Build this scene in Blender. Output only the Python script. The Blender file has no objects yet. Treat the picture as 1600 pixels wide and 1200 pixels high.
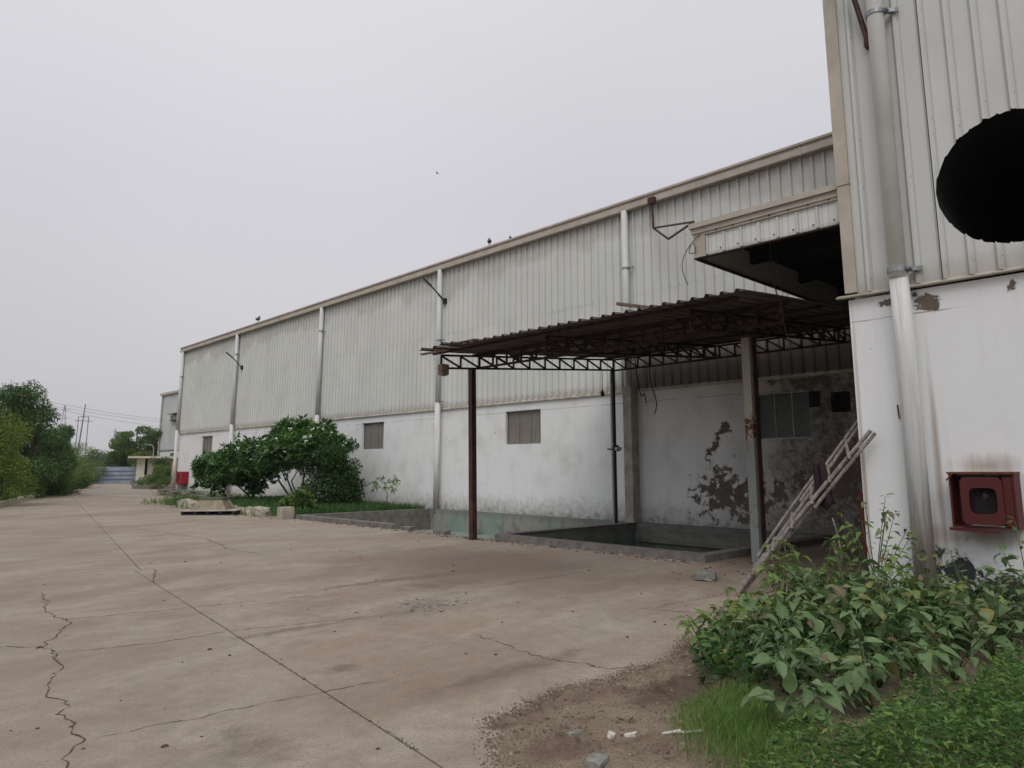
import bpy, bmesh, math, random
import numpy as np
from mathutils import Vector, Matrix
random.seed(7); RNG = np.random.default_rng(11)
S = bpy.context.scene
# ---------------------------------------------------------------- camera, sky, sun, exposure
FPX, CX, CY, EYE = 1118.0, 815.0, 548.0, 1.6
PITCH = math.atan2(182.4, FPX); YAW = math.radians(44.06)
cd = bpy.data.cameras.new('camera'); cam = bpy.data.objects.new('camera', cd); S.collection.objects.link(cam)
cd.sensor_width = 36; cd.lens = FPX/1600*36; cd.shift_x = (800-CX)/1600; cd.shift_y = (CY-600)/1600
cd.clip_start = .05; cd.clip_end = 4000
cam.location = (0, 0, EYE); cam.rotation_euler = (math.pi/2+PITCH, 0, -YAW); S.camera = cam
w = bpy.data.worlds.new('World'); S.world = w; w.use_nodes = True
wn = w.node_tree; wn.nodes.clear()
sky = wn.nodes.new('ShaderNodeTexSky'); sky.sky_type = 'NISHITA'; sky.sun_disc = False
SUN_EL, SUN_AZ = math.radians(50), math.radians(232)      # azimuth clockwise from +Y
sky.sun_elevation = SUN_EL; sky.sun_rotation = SUN_AZ; sky.air_density = 1; sky.dust_density = 6; sky.altitude = 200
hs = wn.nodes.new('ShaderNodeHueSaturation'); hs.inputs['Saturation'].default_value = .22
wn.links.new(sky.outputs[0], hs.inputs['Color'])
tc = wn.nodes.new('ShaderNodeTexCoord'); sx = wn.nodes.new('ShaderNodeSeparateXYZ'); wn.links.new(tc.outputs['Generated'], sx.inputs[0])
rp = wn.nodes.new('ShaderNodeValToRGB'); wn.links.new(sx.outputs['Z'], rp.inputs['Fac'])
e = rp.color_ramp.elements; e[0].position = 0; e[0].color = (.61, .602, .62, 1); e[1].position = 1; e[1].color = (.98, .985, 1.0, 1)
k = e.new(.35); k.color = (.665, .663, .71, 1)
sc = wn.nodes.new('ShaderNodeMix'); sc.data_type = 'RGBA'; sc.blend_type = 'MULTIPLY'; sc.inputs['Factor'].default_value = 1
wn.links.new(rp.outputs[0], sc.inputs['A']); sc.inputs['B'].default_value = (10, 10, 10, 1)
nz = wn.nodes.new('ShaderNodeTexNoise'); nz.inputs['Scale'].default_value = 1.1; nz.inputs['Detail'].default_value = 2
wn.links.new(tc.outputs['Generated'], nz.inputs['Vector'])
nr = wn.nodes.new('ShaderNodeMapRange'); nr.inputs['From Min'].default_value = .3; nr.inputs['From Max'].default_value = .7; nr.inputs['To Min'].default_value = .93; nr.inputs['To Max'].default_value = 1.06
wn.links.new(nz.outputs['Fac'], nr.inputs['Value'])
sc2 = wn.nodes.new('ShaderNodeMix'); sc2.data_type = 'RGBA'; sc2.blend_type = 'MULTIPLY'; sc2.inputs['Factor'].default_value = 1
wn.links.new(sc.outputs['Result'], sc2.inputs['A']); wn.links.new(nr.outputs[0], sc2.inputs['B'])
mx = wn.nodes.new('ShaderNodeMix'); mx.data_type = 'RGBA'; mx.inputs['Factor'].default_value = .88
wn.links.new(hs.outputs[0], mx.inputs['A']); wn.links.new(sc2.outputs['Result'], mx.inputs['B'])
bg = wn.nodes.new('ShaderNodeBackground'); bg.inputs['Strength'].default_value = .1
wn.links.new(mx.outputs['Result'], bg.inputs['Color'])
wo = wn.nodes.new('ShaderNodeOutputWorld'); wn.links.new(bg.outputs[0], wo.inputs['Surface'])
sd = bpy.data.lights.new('sun', 'SUN'); sd.energy = 1.15; sd.angle = math.radians(35); sd.color = (1, .97, .93)
sun = bpy.data.objects.new('sun', sd); S.collection.objects.link(sun)
sv = Vector((math.sin(SUN_AZ)*math.cos(SUN_EL), math.cos(SUN_AZ)*math.cos(SUN_EL), math.sin(SUN_EL)))
sun.rotation_euler = sv.to_track_quat('Z', 'Y').to_euler(); sun.location = (0, 0, 40)
S.view_settings.view_transform = 'Standard'; S.view_settings.look = 'None'; S.view_settings.exposure = 0
S.view_settings.gamma = 1; S.view_settings.use_curve_mapping = False
S.cycles.max_bounces = 6; S.cycles.diffuse_bounces = 3

# ---------------------------------------------------------------- node helper
class NG:
    def __init__(s, name):
        s.m = bpy.data.materials.new(name); s.m.use_nodes = True; s.t = s.m.node_tree; s.t.nodes.clear()
        s.g = s.t.nodes.new('ShaderNodeNewGeometry'); s.P = s.g.outputs['Position']
    def n(s, ty, **kw):
        x = s.t.nodes.new(ty)
        for a, b in kw.items(): setattr(x, a, b)
        return x
    def put(s, sock, v):
        if isinstance(v, bpy.types.NodeSocket): s.t.links.new(v, sock)
        elif isinstance(v, (tuple, list)) and len(v) == 3 and sock.type == 'RGBA': sock.default_value = (*v, 1)
        else: sock.default_value = v
    def scale(s, v, k):
        x = s.n('ShaderNodeVectorMath', operation='MULTIPLY'); s.put(x.inputs[0], v); x.inputs[1].default_value = k; return x.outputs[0]
    def rotz(s, v, a):
        x = s.n('ShaderNodeVectorRotate'); x.rotation_type = 'Z_AXIS'; s.put(x.inputs['Vector'], v); x.inputs['Angle'].default_value = a; return x.outputs[0]
    def noise(s, v, sc, det=4, rough=.55, dist=0):
        x = s.n('ShaderNodeTexNoise'); s.put(x.inputs['Vector'], v); x.inputs['Scale'].default_value = sc
        x.inputs['Detail'].default_value = det; x.inputs['Roughness'].default_value = rough; x.inputs['Distortion'].default_value = dist; return x.outputs['Fac']
    def vor(s, v, sc, feat='F1', out='Distance'):
        x = s.n('ShaderNodeTexVoronoi', feature=feat); s.put(x.inputs['Vector'], v); x.inputs['Scale'].default_value = sc; return x.outputs[out]
    def map(s, v, a, b, c=0., d=1.):
        x = s.n('ShaderNodeMapRange'); s.put(x.inputs['Value'], v)
        for i, q in zip(('From Min', 'From Max', 'To Min', 'To Max'), (a, b, c, d)): x.inputs[i].default_value = q
        return x.outputs[0]
    def math(s, op, a, b=0.):
        x = s.n('ShaderNodeMath', operation=op); s.put(x.inputs[0], a); s.put(x.inputs[1], b); return x.outputs[0]
    def mix(s, f, a, b, mode='MIX'):
        x = s.n('ShaderNodeMix', data_type='RGBA', blend_type=mode); s.put(x.inputs['Factor'], f); s.put(x.inputs['A'], a); s.put(x.inputs['B'], b); return x.outputs['Result']
    def sep(s, v=None):
        x = s.n('ShaderNodeSeparateXYZ'); s.put(x.inputs[0], v if v is not None else s.P); return x.outputs
    def island(s): return s.g.outputs['Random Per Island']
    def objrand(s): return s.n('ShaderNodeObjectInfo').outputs['Random']
    def blob(s, c, r):      # 1 at centre, 0 at the ellipse's rim
        a = s.n('ShaderNodeVectorMath', operation='SUBTRACT'); s.put(a.inputs[0], s.P); a.inputs[1].default_value = c
        b = s.n('ShaderNodeVectorMath', operation='DIVIDE'); s.put(b.inputs[0], a.outputs[0]); b.inputs[1].default_value = r
        l = s.n('ShaderNodeVectorMath', operation='LENGTH'); s.put(l.inputs[0], b.outputs[0]); return s.math('SUBTRACT', 1., l.outputs['Value'])
    def out(s, col, rough=.8, bump=None, bs=.3, bd=.01, metal=0, spec=.3, trans=0, disp=None):
        p = s.n('ShaderNodeBsdfPrincipled'); s.put(p.inputs['Base Color'], col); s.put(p.inputs['Roughness'], rough)
        p.inputs['Metallic'].default_value = metal; p.inputs['Specular IOR Level'].default_value = spec
        if bump is not None:
            b = s.n('ShaderNodeBump'); s.put(b.inputs['Height'], bump); b.inputs['Strength'].default_value = bs; b.inputs['Distance'].default_value = bd
            s.t.links.new(b.outputs[0], p.inputs['Normal'])
        o = s.n('ShaderNodeOutputMaterial'); res = p.outputs[0]
        if trans:
            tr = s.n('ShaderNodeBsdfTranslucent'); s.put(tr.inputs['Color'], col); ms = s.n('ShaderNodeMixShader'); ms.inputs[0].default_value = trans
            s.t.links.new(res, ms.inputs[1]); s.t.links.new(tr.outputs[0], ms.inputs[2]); res = ms.outputs[0]
        s.t.links.new(res, o.inputs['Surface']); return s.m
def simple(name, c, rough=.7, var=.25, sc=6, metal=0, c2=None, spec=.3, bs=.2):
    g = NG(name); a = g.noise(g.P, sc, 5); c2 = c2 or tuple(x*(1-var) for x in c)
    return g.out(g.mix(g.map(a, .35, .65), c, c2), rough, a, bs, .004, metal, spec)
M = {}
# concrete yard
g = NG('concrete'); P = g.P
str_ = g.scale(g.rotz(P, -.2), (.75, 1.35, 1)); n1 = g.noise(str_, .7, 8, .66, .5); n2 = g.noise(P, 6, 8, .72); n3 = g.noise(P, 55, 4, .75); n4 = g.noise(P, .17, 3)
c = g.mix(g.map(n1, .40, .60), (.255, .20, .155), (.40, .34, .28))
c = g.mix(g.map(g.noise(g.scale(g.rotz(P, -.25), (.5, 1.2, 1)), .55, 8, .7, .4), .50, .62, 0, .65), c, (.25, .145, .10))       # reddish dirt
c = g.mix(g.map(n4, .45, .65, 0, .55), c, (.43, .375, .315))
c = g.mix(g.map(g.noise(g.scale(g.rotz(P, -.22), (.3, 2.0, 1)), 1.6, 9, .74, .3), .58, .68, 0, .5), c, (.13, .108, .088))   # dark scrape marks
c = g.mix(g.map(g.noise(P, .8, 9, .72, .6), .56, .64, 0, .45), c, (.21, .175, .145)); c = g.mix(g.map(g.noise(P, 2.7, 9, .75, .4), .62, .70, 0, .45), c, (.43, .385, .32))
wear = g.math('MAXIMUM', g.blob((8.3, 9.2, 0), (2.6, 3.6, 5)), g.blob((12.6, 5.6, 0), (3, 2.2, 5)))
c = g.mix(g.map(g.math('ADD', wear, g.math('MULTIPLY', g.noise(str_, 1.4, 8, .7), .6)), .3, 1.0, 0, .85), c, (.135, .092, .066))
for cc, rr in (((5.8, 9.0, 0), (1.5, .16, 3)), ((6.9, 8.9, 0), (1.7, .25, 3)), ((7.7, 7.6, 0), (1.7, .15, 3)), ((3.6, 7.0, 0), (1.1, .14, 3)), ((4.2, 4.4, 0), (1.5, .22, 3)), ((3.2, 5.4, 0), (.25, .22, 3)), ((2.0, 4.3, 0), (.35, .5, 3)), ((6.3, 8.2, 0), (1.4, .5, 3))):
    bb = g.math('ADD', g.blob(cc, rr), g.math('MULTIPLY', g.math('SUBTRACT', g.noise(P, 3.5, 9, .75, .6), .5), 3.0)); c = g.mix(g.map(bb, .2, .9, 0, .7), c, (.10, .068, .05))
c = g.mix(g.map(n2, .38, .66, 0, .45), c, (.17, .14, .112)); c = g.mix(g.map(n3, .48, .66, 0, .55), c, (.16, .12, .092)); c = g.mix(g.map(g.noise(P, 22, 6, .8), .52, .66, 0, .4), c, (.17, .125, .095))
c = g.mix(g.map(g.noise(P, 150, 2, .5), .57, .66, 0, .6), c, (.46, .41, .345)); c = g.mix(g.map(g.vor(P, 45), .0, .12, .8, 0), c, (.10, .08, .065))
c = g.mix(g.map(g.objrand(), 0, 1, 0, .22), c, (.20, .165, .135)); M['concrete'] = g.out(c, .82, g.math('ADD', n3, g.math('MULTIPLY', n2, 2.)), .8, .006)
# earth, dirt
g = NG('earth'); a = g.noise(g.P, 2.5, 8, .7); b = g.noise(g.P, 35, 4, .7)
M['earth'] = g.out(g.mix(g.map(b, .35, .7), g.mix(g.map(a, .35, .65), (.10, .072, .05), (.18, .135, .095)), (.06, .042, .03)), .95, b, .8, .02)
g = NG('dirt'); a = g.noise(g.P, 2.2, 8, .7, .5); b = g.noise(g.P, 75, 5, .75); v = g.vor(g.P, 130)
c = g.mix(g.map(a, .42, .6), (.30, .235, .175), (.19, .135, .10)); dk = g.math('ADD', g.blob((4.75, 3.05, 0), (1.0, .42, 1)), g.math('SUBTRACT', g.noise(g.P, 6, 6, .7), .5)); c = g.mix(g.map(dk, .1, .5, 0, .75), c, (.08, .05, .037)); c = g.mix(g.map(b, .45, .62, 0, .65), c, (.085, .055, .04)); c = g.mix(g.map(v, .0, .22, .75, 0), c, (.27, .21, .155))
M['dirt'] = g.out(c, .95, b, 1, .012)
# white plaster of the long wall
def plaster(name, dirtb, blobs, base=(.74, .75, .75), zone=None, stains=(), lowdark=False):
    g = NG(name); x = g.sep(); z = x['Z']; sc = g.scale(g.P, (1, 1, .25)); n = g.noise(g.P, 1.3, 6, .6); nn = g.noise(g.P, 5.5, 8, .68, .3); st = g.noise(g.scale(g.P, (5, 5, .35)), 1.6, 5, .6)
    c = g.mix(g.map(n, .35, .7, 0, .15), base, (.64, .655, .64)); c = g.mix(g.map(st, .52, .8, 0, .22), c, (.50, .485, .45))
    c = g.mix(g.map(g.noise(g.P, 30, 4, .7), .66, .74, 0, .5), c, (.36, .34, .31))
    if zone:        # grime under the canopy, with the back corner's shade painted in
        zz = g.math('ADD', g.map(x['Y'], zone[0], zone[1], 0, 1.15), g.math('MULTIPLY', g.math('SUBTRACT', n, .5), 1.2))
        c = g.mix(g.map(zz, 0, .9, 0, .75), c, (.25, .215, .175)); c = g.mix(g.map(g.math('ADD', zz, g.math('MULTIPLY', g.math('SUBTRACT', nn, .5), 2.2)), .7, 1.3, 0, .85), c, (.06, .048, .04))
    ln = g.math('MULTIPLY', g.map(g.math('ABSOLUTE', g.math('SUBTRACT', g.math('ADD', z, g.math('MULTIPLY', g.noise(g.P, 2, 4), .03)), 3.43)), .004, .010, 1, 0), g.map(g.noise(g.scale(g.P, (1, 1, .1)), 1.3, 3), .42, .55)); c = g.mix(g.math('MULTIPLY', ln, .75), c, (.16, .14, .12))
    mk2 = g.map(g.noise(g.scale(g.P, (1, 1, .6)), 6.5, 3, .5, .8), .74, .76); c = g.mix(g.math('MULTIPLY', mk2, .65), c, (.10, .085, .08))
    h = g.math('SUBTRACT', dirtb, z); hh = g.math('ADD', h, g.math('MULTIPLY', g.math('SUBTRACT', nn, .5), 1.3))
    c = g.mix(g.map(hh, -.15, .75, 0, .85), c, (.20, .195, .165)); c = g.mix(g.map(hh, .35, .75, 0, .7), c, (.09, .095, .08))
    for cc, rr in stains: c = g.mix(g.map(g.math('ADD', g.blob(cc, rr), g.math('MULTIPLY', g.math('SUBTRACT', st, .5), 1.6)), 0, .9, 0, .75), c, (.33, .25, .19))
    mask = None
    for cc, rr in blobs:
        q = g.blob(cc, rr); mask = q if mask is None else g.math('MAXIMUM', mask, q)
    bump = nn
    if mask is not None:
        mk = g.math('ADD', mask, g.math('MULTIPLY', g.math('SUBTRACT', g.noise(g.P, 3.9, 10, .66, .4), .5), 4.6))
        edge = g.map(mk, .42, .46); c = g.mix(g.map(mk, .2, .42, 0, .5), c, (.27, .25, .22))
        c = g.mix(g.math('MULTIPLY', g.map(mk, .36, .41), .5), c, base); pc = g.mix(g.map(nn, .35, .65), (.105, .085, .07), (.17, .135, .11)); pc = g.mix(g.map(z, .75, .6), pc, (.045, .045, .052)) if lowdark else pc; c = g.mix(edge, c, pc); bump = g.math('SUBTRACT', g.math('MULTIPLY', nn, .3), edge)
    return g.out(c, .85, bump, .6, .02)
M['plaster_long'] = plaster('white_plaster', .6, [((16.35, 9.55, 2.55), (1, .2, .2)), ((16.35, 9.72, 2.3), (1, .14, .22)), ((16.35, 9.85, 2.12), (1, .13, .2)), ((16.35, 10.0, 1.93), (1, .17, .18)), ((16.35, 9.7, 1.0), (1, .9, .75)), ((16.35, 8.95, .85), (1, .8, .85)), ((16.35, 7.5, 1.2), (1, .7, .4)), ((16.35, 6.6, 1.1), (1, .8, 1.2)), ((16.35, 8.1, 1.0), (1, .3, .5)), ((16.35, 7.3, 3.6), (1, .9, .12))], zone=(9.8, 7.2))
M['plaster_block'] = plaster('white_plaster_block', .42, [((9.19, 2.6, 3.56), (1, .19, .16)), ((9.19, 3.05, 3.6), (1, .14, .06)), ((9.19, 2.25, .3), (1, .45, .28)), ((9.19, 1.65, 1.9), (1, .14, .3)), ((9.19, 1.75, 3.6), (1, .12, .1)), ((9.19, 2.62, .5), (1, .3, .3))], base=(.75, .76, .77), lowdark=True, stains=[((9.19, 2.17, 1.62), (1, .42, .16)), ((9.19, 2.84, .55), (1, .17, .9)), ((9.19, 2.64, 1.6), (1, .05, 1.6)), ((9.19, 2.3, .85), (1, .9, .14)), ((9.19, 3.47, 1.5), (1, .03, 2.2))])
RIB0 = 3.6
def cladding(name, base, ztop, canopy_shade=False):
    g = NG(name); x = g.sep(); st = g.noise(g.scale(g.P, (6, 6, .3)), 1.5, 6, .65); n = g.noise(g.P, .7, 4); r = g.objrand()
    c = g.mix(g.map(n, .35, .65), base, tuple(q*.90 for q in base)); c = g.mix(g.map(st, .5, .75, 0, .16), c, tuple(q*.7 for q in base)); c = g.mix(g.map(r, 0, 1, 0, .4), c, tuple(q*.8 for q in base))
    fr = g.math('FRACT', g.math('DIVIDE', g.math('SUBTRACT', x['Y'], RIB0 if canopy_shade else 0.), .28)); dd = g.math('ABSOLUTE', g.math('SUBTRACT', g.math('ABSOLUTE', g.math('SUBTRACT', fr, .5)), .16)); c = g.mix(g.map(dd, .01, .045, .55, 0), c, tuple(q*.5 for q in base))
    up = g.math('ADD', g.math('SUBTRACT', x['Z'], ztop), g.math('MULTIPLY', g.math('SUBTRACT', g.noise(g.scale(g.P, (1, 1, .4)), .55, 3), .5), 2.6)); c = g.mix(g.map(up, -.15, .15, 0, .3), c, (.27, .25, .21))
    c = g.mix(g.map(g.noise(g.P, 16, 6, .75), .68, .74, 0, .6), c, (.21, .18, .14))
    c = g.mix(g.map(g.math('ADD', g.math('SUBTRACT', 3.95, x['Z']), g.math('MULTIPLY', g.noise(g.P, 6, 5), .3)), .05, .4, 0, .6), c, (.25, .19, .13))
    if canopy_shade:  # shade below the canopy roof, painted dark into the cladding colour
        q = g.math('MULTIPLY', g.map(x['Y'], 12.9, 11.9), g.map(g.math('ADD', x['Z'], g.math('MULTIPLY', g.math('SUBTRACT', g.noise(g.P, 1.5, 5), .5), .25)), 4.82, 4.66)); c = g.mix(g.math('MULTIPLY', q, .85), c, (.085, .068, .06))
    return g.out(c, .45, n, .1, .005, 0, .4)
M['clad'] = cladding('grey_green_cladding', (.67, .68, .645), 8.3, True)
M['cladblock'] = cladding('grey_cladding', (.60, .61, .59), 40)
M['clad_far'] = cladding('blue_grey_cladding', (.55, .575, .57), 40)
M['tan'] = simple('tan_trim', (.48, .425, .36), .5, .2, 3); M['pvc'] = simple('grey_white_pipe', (.60, .615, .62), .45, .25, 2.5, c2=(.55, .56, .54))
g = NG('limewashed_pipe'); a = g.noise(g.scale(g.P, (9, 9, .6)), 1.5, 6, .6); x = g.sep(); c = g.mix(g.map(a, .45, .7), (.66, .67, .67), (.50, .47, .42)); c = g.mix(g.map(g.math('ADD', g.math('MULTIPLY', a, 1.2), g.map(x['Z'], 2.2, .2)), 1.0, 1.5, 0, .7), c, (.33, .25, .20)); M['pipe_low'] = g.out(c, .85, a, .3, .004)
M['casing'] = simple('grimy_casing', (.50, .475, .42), .8, .4, 3, c2=(.33, .29, .235))
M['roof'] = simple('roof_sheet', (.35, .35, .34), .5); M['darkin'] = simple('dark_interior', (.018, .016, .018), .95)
g = NG('rusty_steel'); a = g.noise(g.P, 9, 7, .7); M['rust'] = g.out(g.mix(g.map(a, .4, .62), (.022, .018, .018), (.075, .038, .026)), .8, a, .5, .004, 0, .3)
g = NG('rusty_sheet'); a = g.noise(g.P, 1.6, 7, .7); M['rustsheet'] = g.out(g.mix(g.map(a, .35, .65), (.125, .115, .108), (.085, .058, .047)), .8, a, .3, .004)
M['darkpost'] = simple('dark_maroon_post', (.035, .018, .02), .5, .4, 5, c2=(.085, .035, .025)); M['black'] = simple('black_steel', (.02, .017, .022), .5)
g = NG('peeling_post_paint'); a = g.noise(g.P, 7, 7, .7, .4); x = g.sep(); c = g.mix(g.map(x['Z'], 2.0, 2.2), (.20, .22, .22), (.34, .32, .27)); band = g.math('ADD', g.blob((11.5, 6.2, 2.25), (1, 1, .45)), g.math('MULTIPLY', g.noise(g.P, 13, 6, .7, .6), 3.0))
c = g.mix(g.map(band, 2.15, 2.25), c, (.10, .03, .02)); c = g.mix(g.map(a, .58, .68), c, (.13, .075, .05)); M['postpaint'] = g.out(c, .7, a, .3, .004)
M['galv'] = simple('galvanised_steel', (.33, .34, .36), .45, .3, 8, .6)
g = NG('window_sheet'); a = g.noise(g.scale(g.P, (1, 6, .6)), 2, 6, .65); M['winsheet'] = g.out(g.mix(g.map(a, .35, .65), (.155, .145, .12), (.24, .22, .185)), .75, a, .3, .004)
g = NG('green_glass'); a = g.noise(g.P, 3, 6, .7); M['greenglass'] = g.out(g.mix(g.map(a, .4, .6), (.025, .034, .032), (.05, .054, .046)), .35, a, .1, .003, 0, .5)
g = NG('tank_plaster'); a = g.noise(g.scale(g.P, (1, 1, .5)), 2.2, 8, .7); b = g.noise(g.P, 1.1, 5); x = g.sep(); c = g.mix(g.map(b, .35, .62), (.20, .27, .235), (.26, .255, .22)); c = g.mix(g.map(a, .5, .68, 0, .85), c, (.06, .065, .055))
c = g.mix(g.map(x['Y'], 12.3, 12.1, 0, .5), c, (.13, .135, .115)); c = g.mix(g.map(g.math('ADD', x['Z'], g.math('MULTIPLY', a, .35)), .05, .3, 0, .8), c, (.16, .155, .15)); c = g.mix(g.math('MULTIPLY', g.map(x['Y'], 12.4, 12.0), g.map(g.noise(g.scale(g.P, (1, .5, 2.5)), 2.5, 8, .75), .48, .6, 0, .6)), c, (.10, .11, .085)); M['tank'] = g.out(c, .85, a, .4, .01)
g = NG('curb_cement'); a = g.noise(g.P, 6, 8, .7); M['curb'] = g.out(g.mix(g.map(a, .35, .65), (.21, .195, .18), (.11, .098, .088)), .9, a, .5, .01)
M['curb'] = M['curb']
g = NG('stone'); a = g.noise(g.P, 5, 8, .7); M['stone'] = g.out(g.mix(g.map(g.objrand(), 0, 1, 0, .6), g.mix(g.map(a, .38, .66), (.50, .47, .40), (.24, .215, .17)), (.32, .28, .22)), .9, a, .6, .02)
g = NG('bamboo'); a = g.noise(g.scale(g.P, (1, 1, 1)), 18, 6, .7); M['bamboo'] = g.out(g.mix(g.map(a, .38, .62), (.31, .275, .25), (.13, .11, .098)), .65, a, .4, .003)
g = NG('red_paint'); a = g.noise(g.P, 14, 7, .7); M['red'] = g.out(g.mix(g.map(a, .45, .68), (.085, .013, .013), (.06, .02, .014)), .6, a, .3, .003)
M['redbright'] = simple('bright_red_paint', (.30, .012, .03), .5, .3); M['rusttop'] = simple('rusted_red_metal', (.20, .07, .03), .8, .5, 20)
M['cloth'] = simple('maroon_cloth', (.035, .02, .027), .95, .4, 12); M['wire'] = simple('grey_wire', (.10, .09, .085), .6); M['cable'] = simple('black_cable', (.012, .011, .012), .6)
M['white'] = simple('broken_white_plaster', (.62, .59, .52), .8, .35, 20); M['bird'] = simple('pigeon_feather', (.07, .07, .085), .7)
g = NG('blue_gate_paint'); a = g.noise(g.P, .9, 5); M['gate'] = g.out(g.mix(g.map(a, .4, .65), (.25, .31, .42), (.34, .39, .48)), .6)
M['gatedark'] = simple('gate_dark_blue', (.03, .025, .12), .7); M['cream'] = simple('cream_paint', (.60, .57, .47), .8, .2, 2); M['yellow'] = simple('yellow_paint', (.55, .33, .06), .6)
M['mast'] = simple('far_steel', (.22, .23, .25), .7); M['crackfill'] = simple('crack_dirt', (.115, .08, .06), .95, .5, 14); M['rubble'] = simple('grey_rubble', (.27, .265, .24), .9, .5, 16)
M['wood'] = simple('weathered_board', (.30, .20, .145), .8, .5, 15); M['hopper'] = simple('hopper_metal', (.30, .265, .20), .75, .5, 4, c2=(.19, .15, .10)); M['greenrim'] = simple('mossy_rim', (.10, .15, .09), .8)
def leafmat(name, cs, trans=.25, rough=.55, obj=False, spec=.35):
    g = NG(name); r = g.objrand() if obj else g.island(); x = g.n('ShaderNodeValToRGB'); g.put(x.inputs[0], r); el = x.color_ramp.elements
    el[0].color = (*cs[0], 1); el[1].color = (*cs[-1], 1)
    for i, q in enumerate(cs[1:-1]): t = el.new((i+1)/(len(cs)-1)); t.color = (*q, 1)
    return g.out(x.outputs[0], rough, None, trans=trans, spec=spec)
M['l_mango'] = leafmat('mango_leaf', [(.03, .075, .02), (.055, .125, .03), (.11, .20, .045)])
M['l_yellow'] = leafmat('yellow_green_leaf', [(.07, .12, .02), (.13, .19, .025), (.19, .24, .035)], .35)
M['l_mid'] = leafmat('shrub_leaf', [(.05, .10, .022), (.095, .17, .035), (.15, .24, .05)], .3)
M['l_light'] = leafmat('feathery_leaf', [(.08, .15, .035), (.13, .21, .05), (.17, .24, .07)], .35)
M['l_far'] = leafmat('far_leaf', [(.05, .10, .05), (.09, .15, .08), (.13, .19, .11)], .3)
M['l_frang'] = leafmat('frangipani_leaf', [(.02, .065, .018), (.045, .125, .024), (.11, .23, .04)], .25, .4, spec=.45)
M['l_hedge'] = leafmat('dense_leaf', [(.02, .06, .018), (.04, .10, .025), (.075, .155, .035)], .25)
M['l_grass'] = leafmat('grass_blade', [(.07, .16, .03), (.10, .21, .035), (.15, .27, .05), (.22, .27, .08)], .4)
M['l_grass2'] = leafmat('bed_grass', [(.025, .075, .018), (.045, .12, .022), (.08, .16, .04)], .3)
M['l_weed'] = leafmat('small_weed_leaf', [(.035, .09, .025), (.06, .135, .035), (.08, .17, .04), (.105, .20, .05), (.14, .24, .055), (.20, .28, .06)], .35)
def bigleaf(name, a_, b_):
    g = NG(name); r = g.objrand(); u = g.n('ShaderNodeTexCoord').outputs['Object']; s_ = g.sep(u)
    vein = g.map(g.math('ABSOLUTE', s_['Y']), .0, .025, .35, 0); n = g.noise(u, 9, 4, .6)
    c = g.mix(r, a_, b_); c = g.mix(g.map(r, .955, .956), c, (.26, .24, .06)); c = g.mix(g.map(r, .03, .029), c, (.17, .11, .05)); c = g.mix(g.map(n, .4, .65, 0, .35), c, tuple(q*.6 for q in a_)); c = g.mix(vein, c, (.19, .26, .16))
    c = g.mix(g.map(g.noise(u, 5, 5, .7), .66, .70, 0, .5), c, (.14, .12, .03))
    return g.out(c, .5, n, .3, .01, trans=.3, spec=.5)
M['l_dat'] = bigleaf('weed_leaf_grey_green', (.09, .175, .055), (.21, .31, .125)); M['l_dat2'] = bigleaf('weed_leaf_green', (.10, .18, .03), (.25, .34, .07))
M['flower'] = simple('white_flower', (.75, .73, .66), .7, .1); M['bark'] = simple('bark', (.10, .085, .07), .9, .5, 8); M['stem'] = simple('green_stem', (.10, .12, .05), .7, .4, 10); M['bare'] = simple('bare_twig', (.055, .045, .04), .9)

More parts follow.
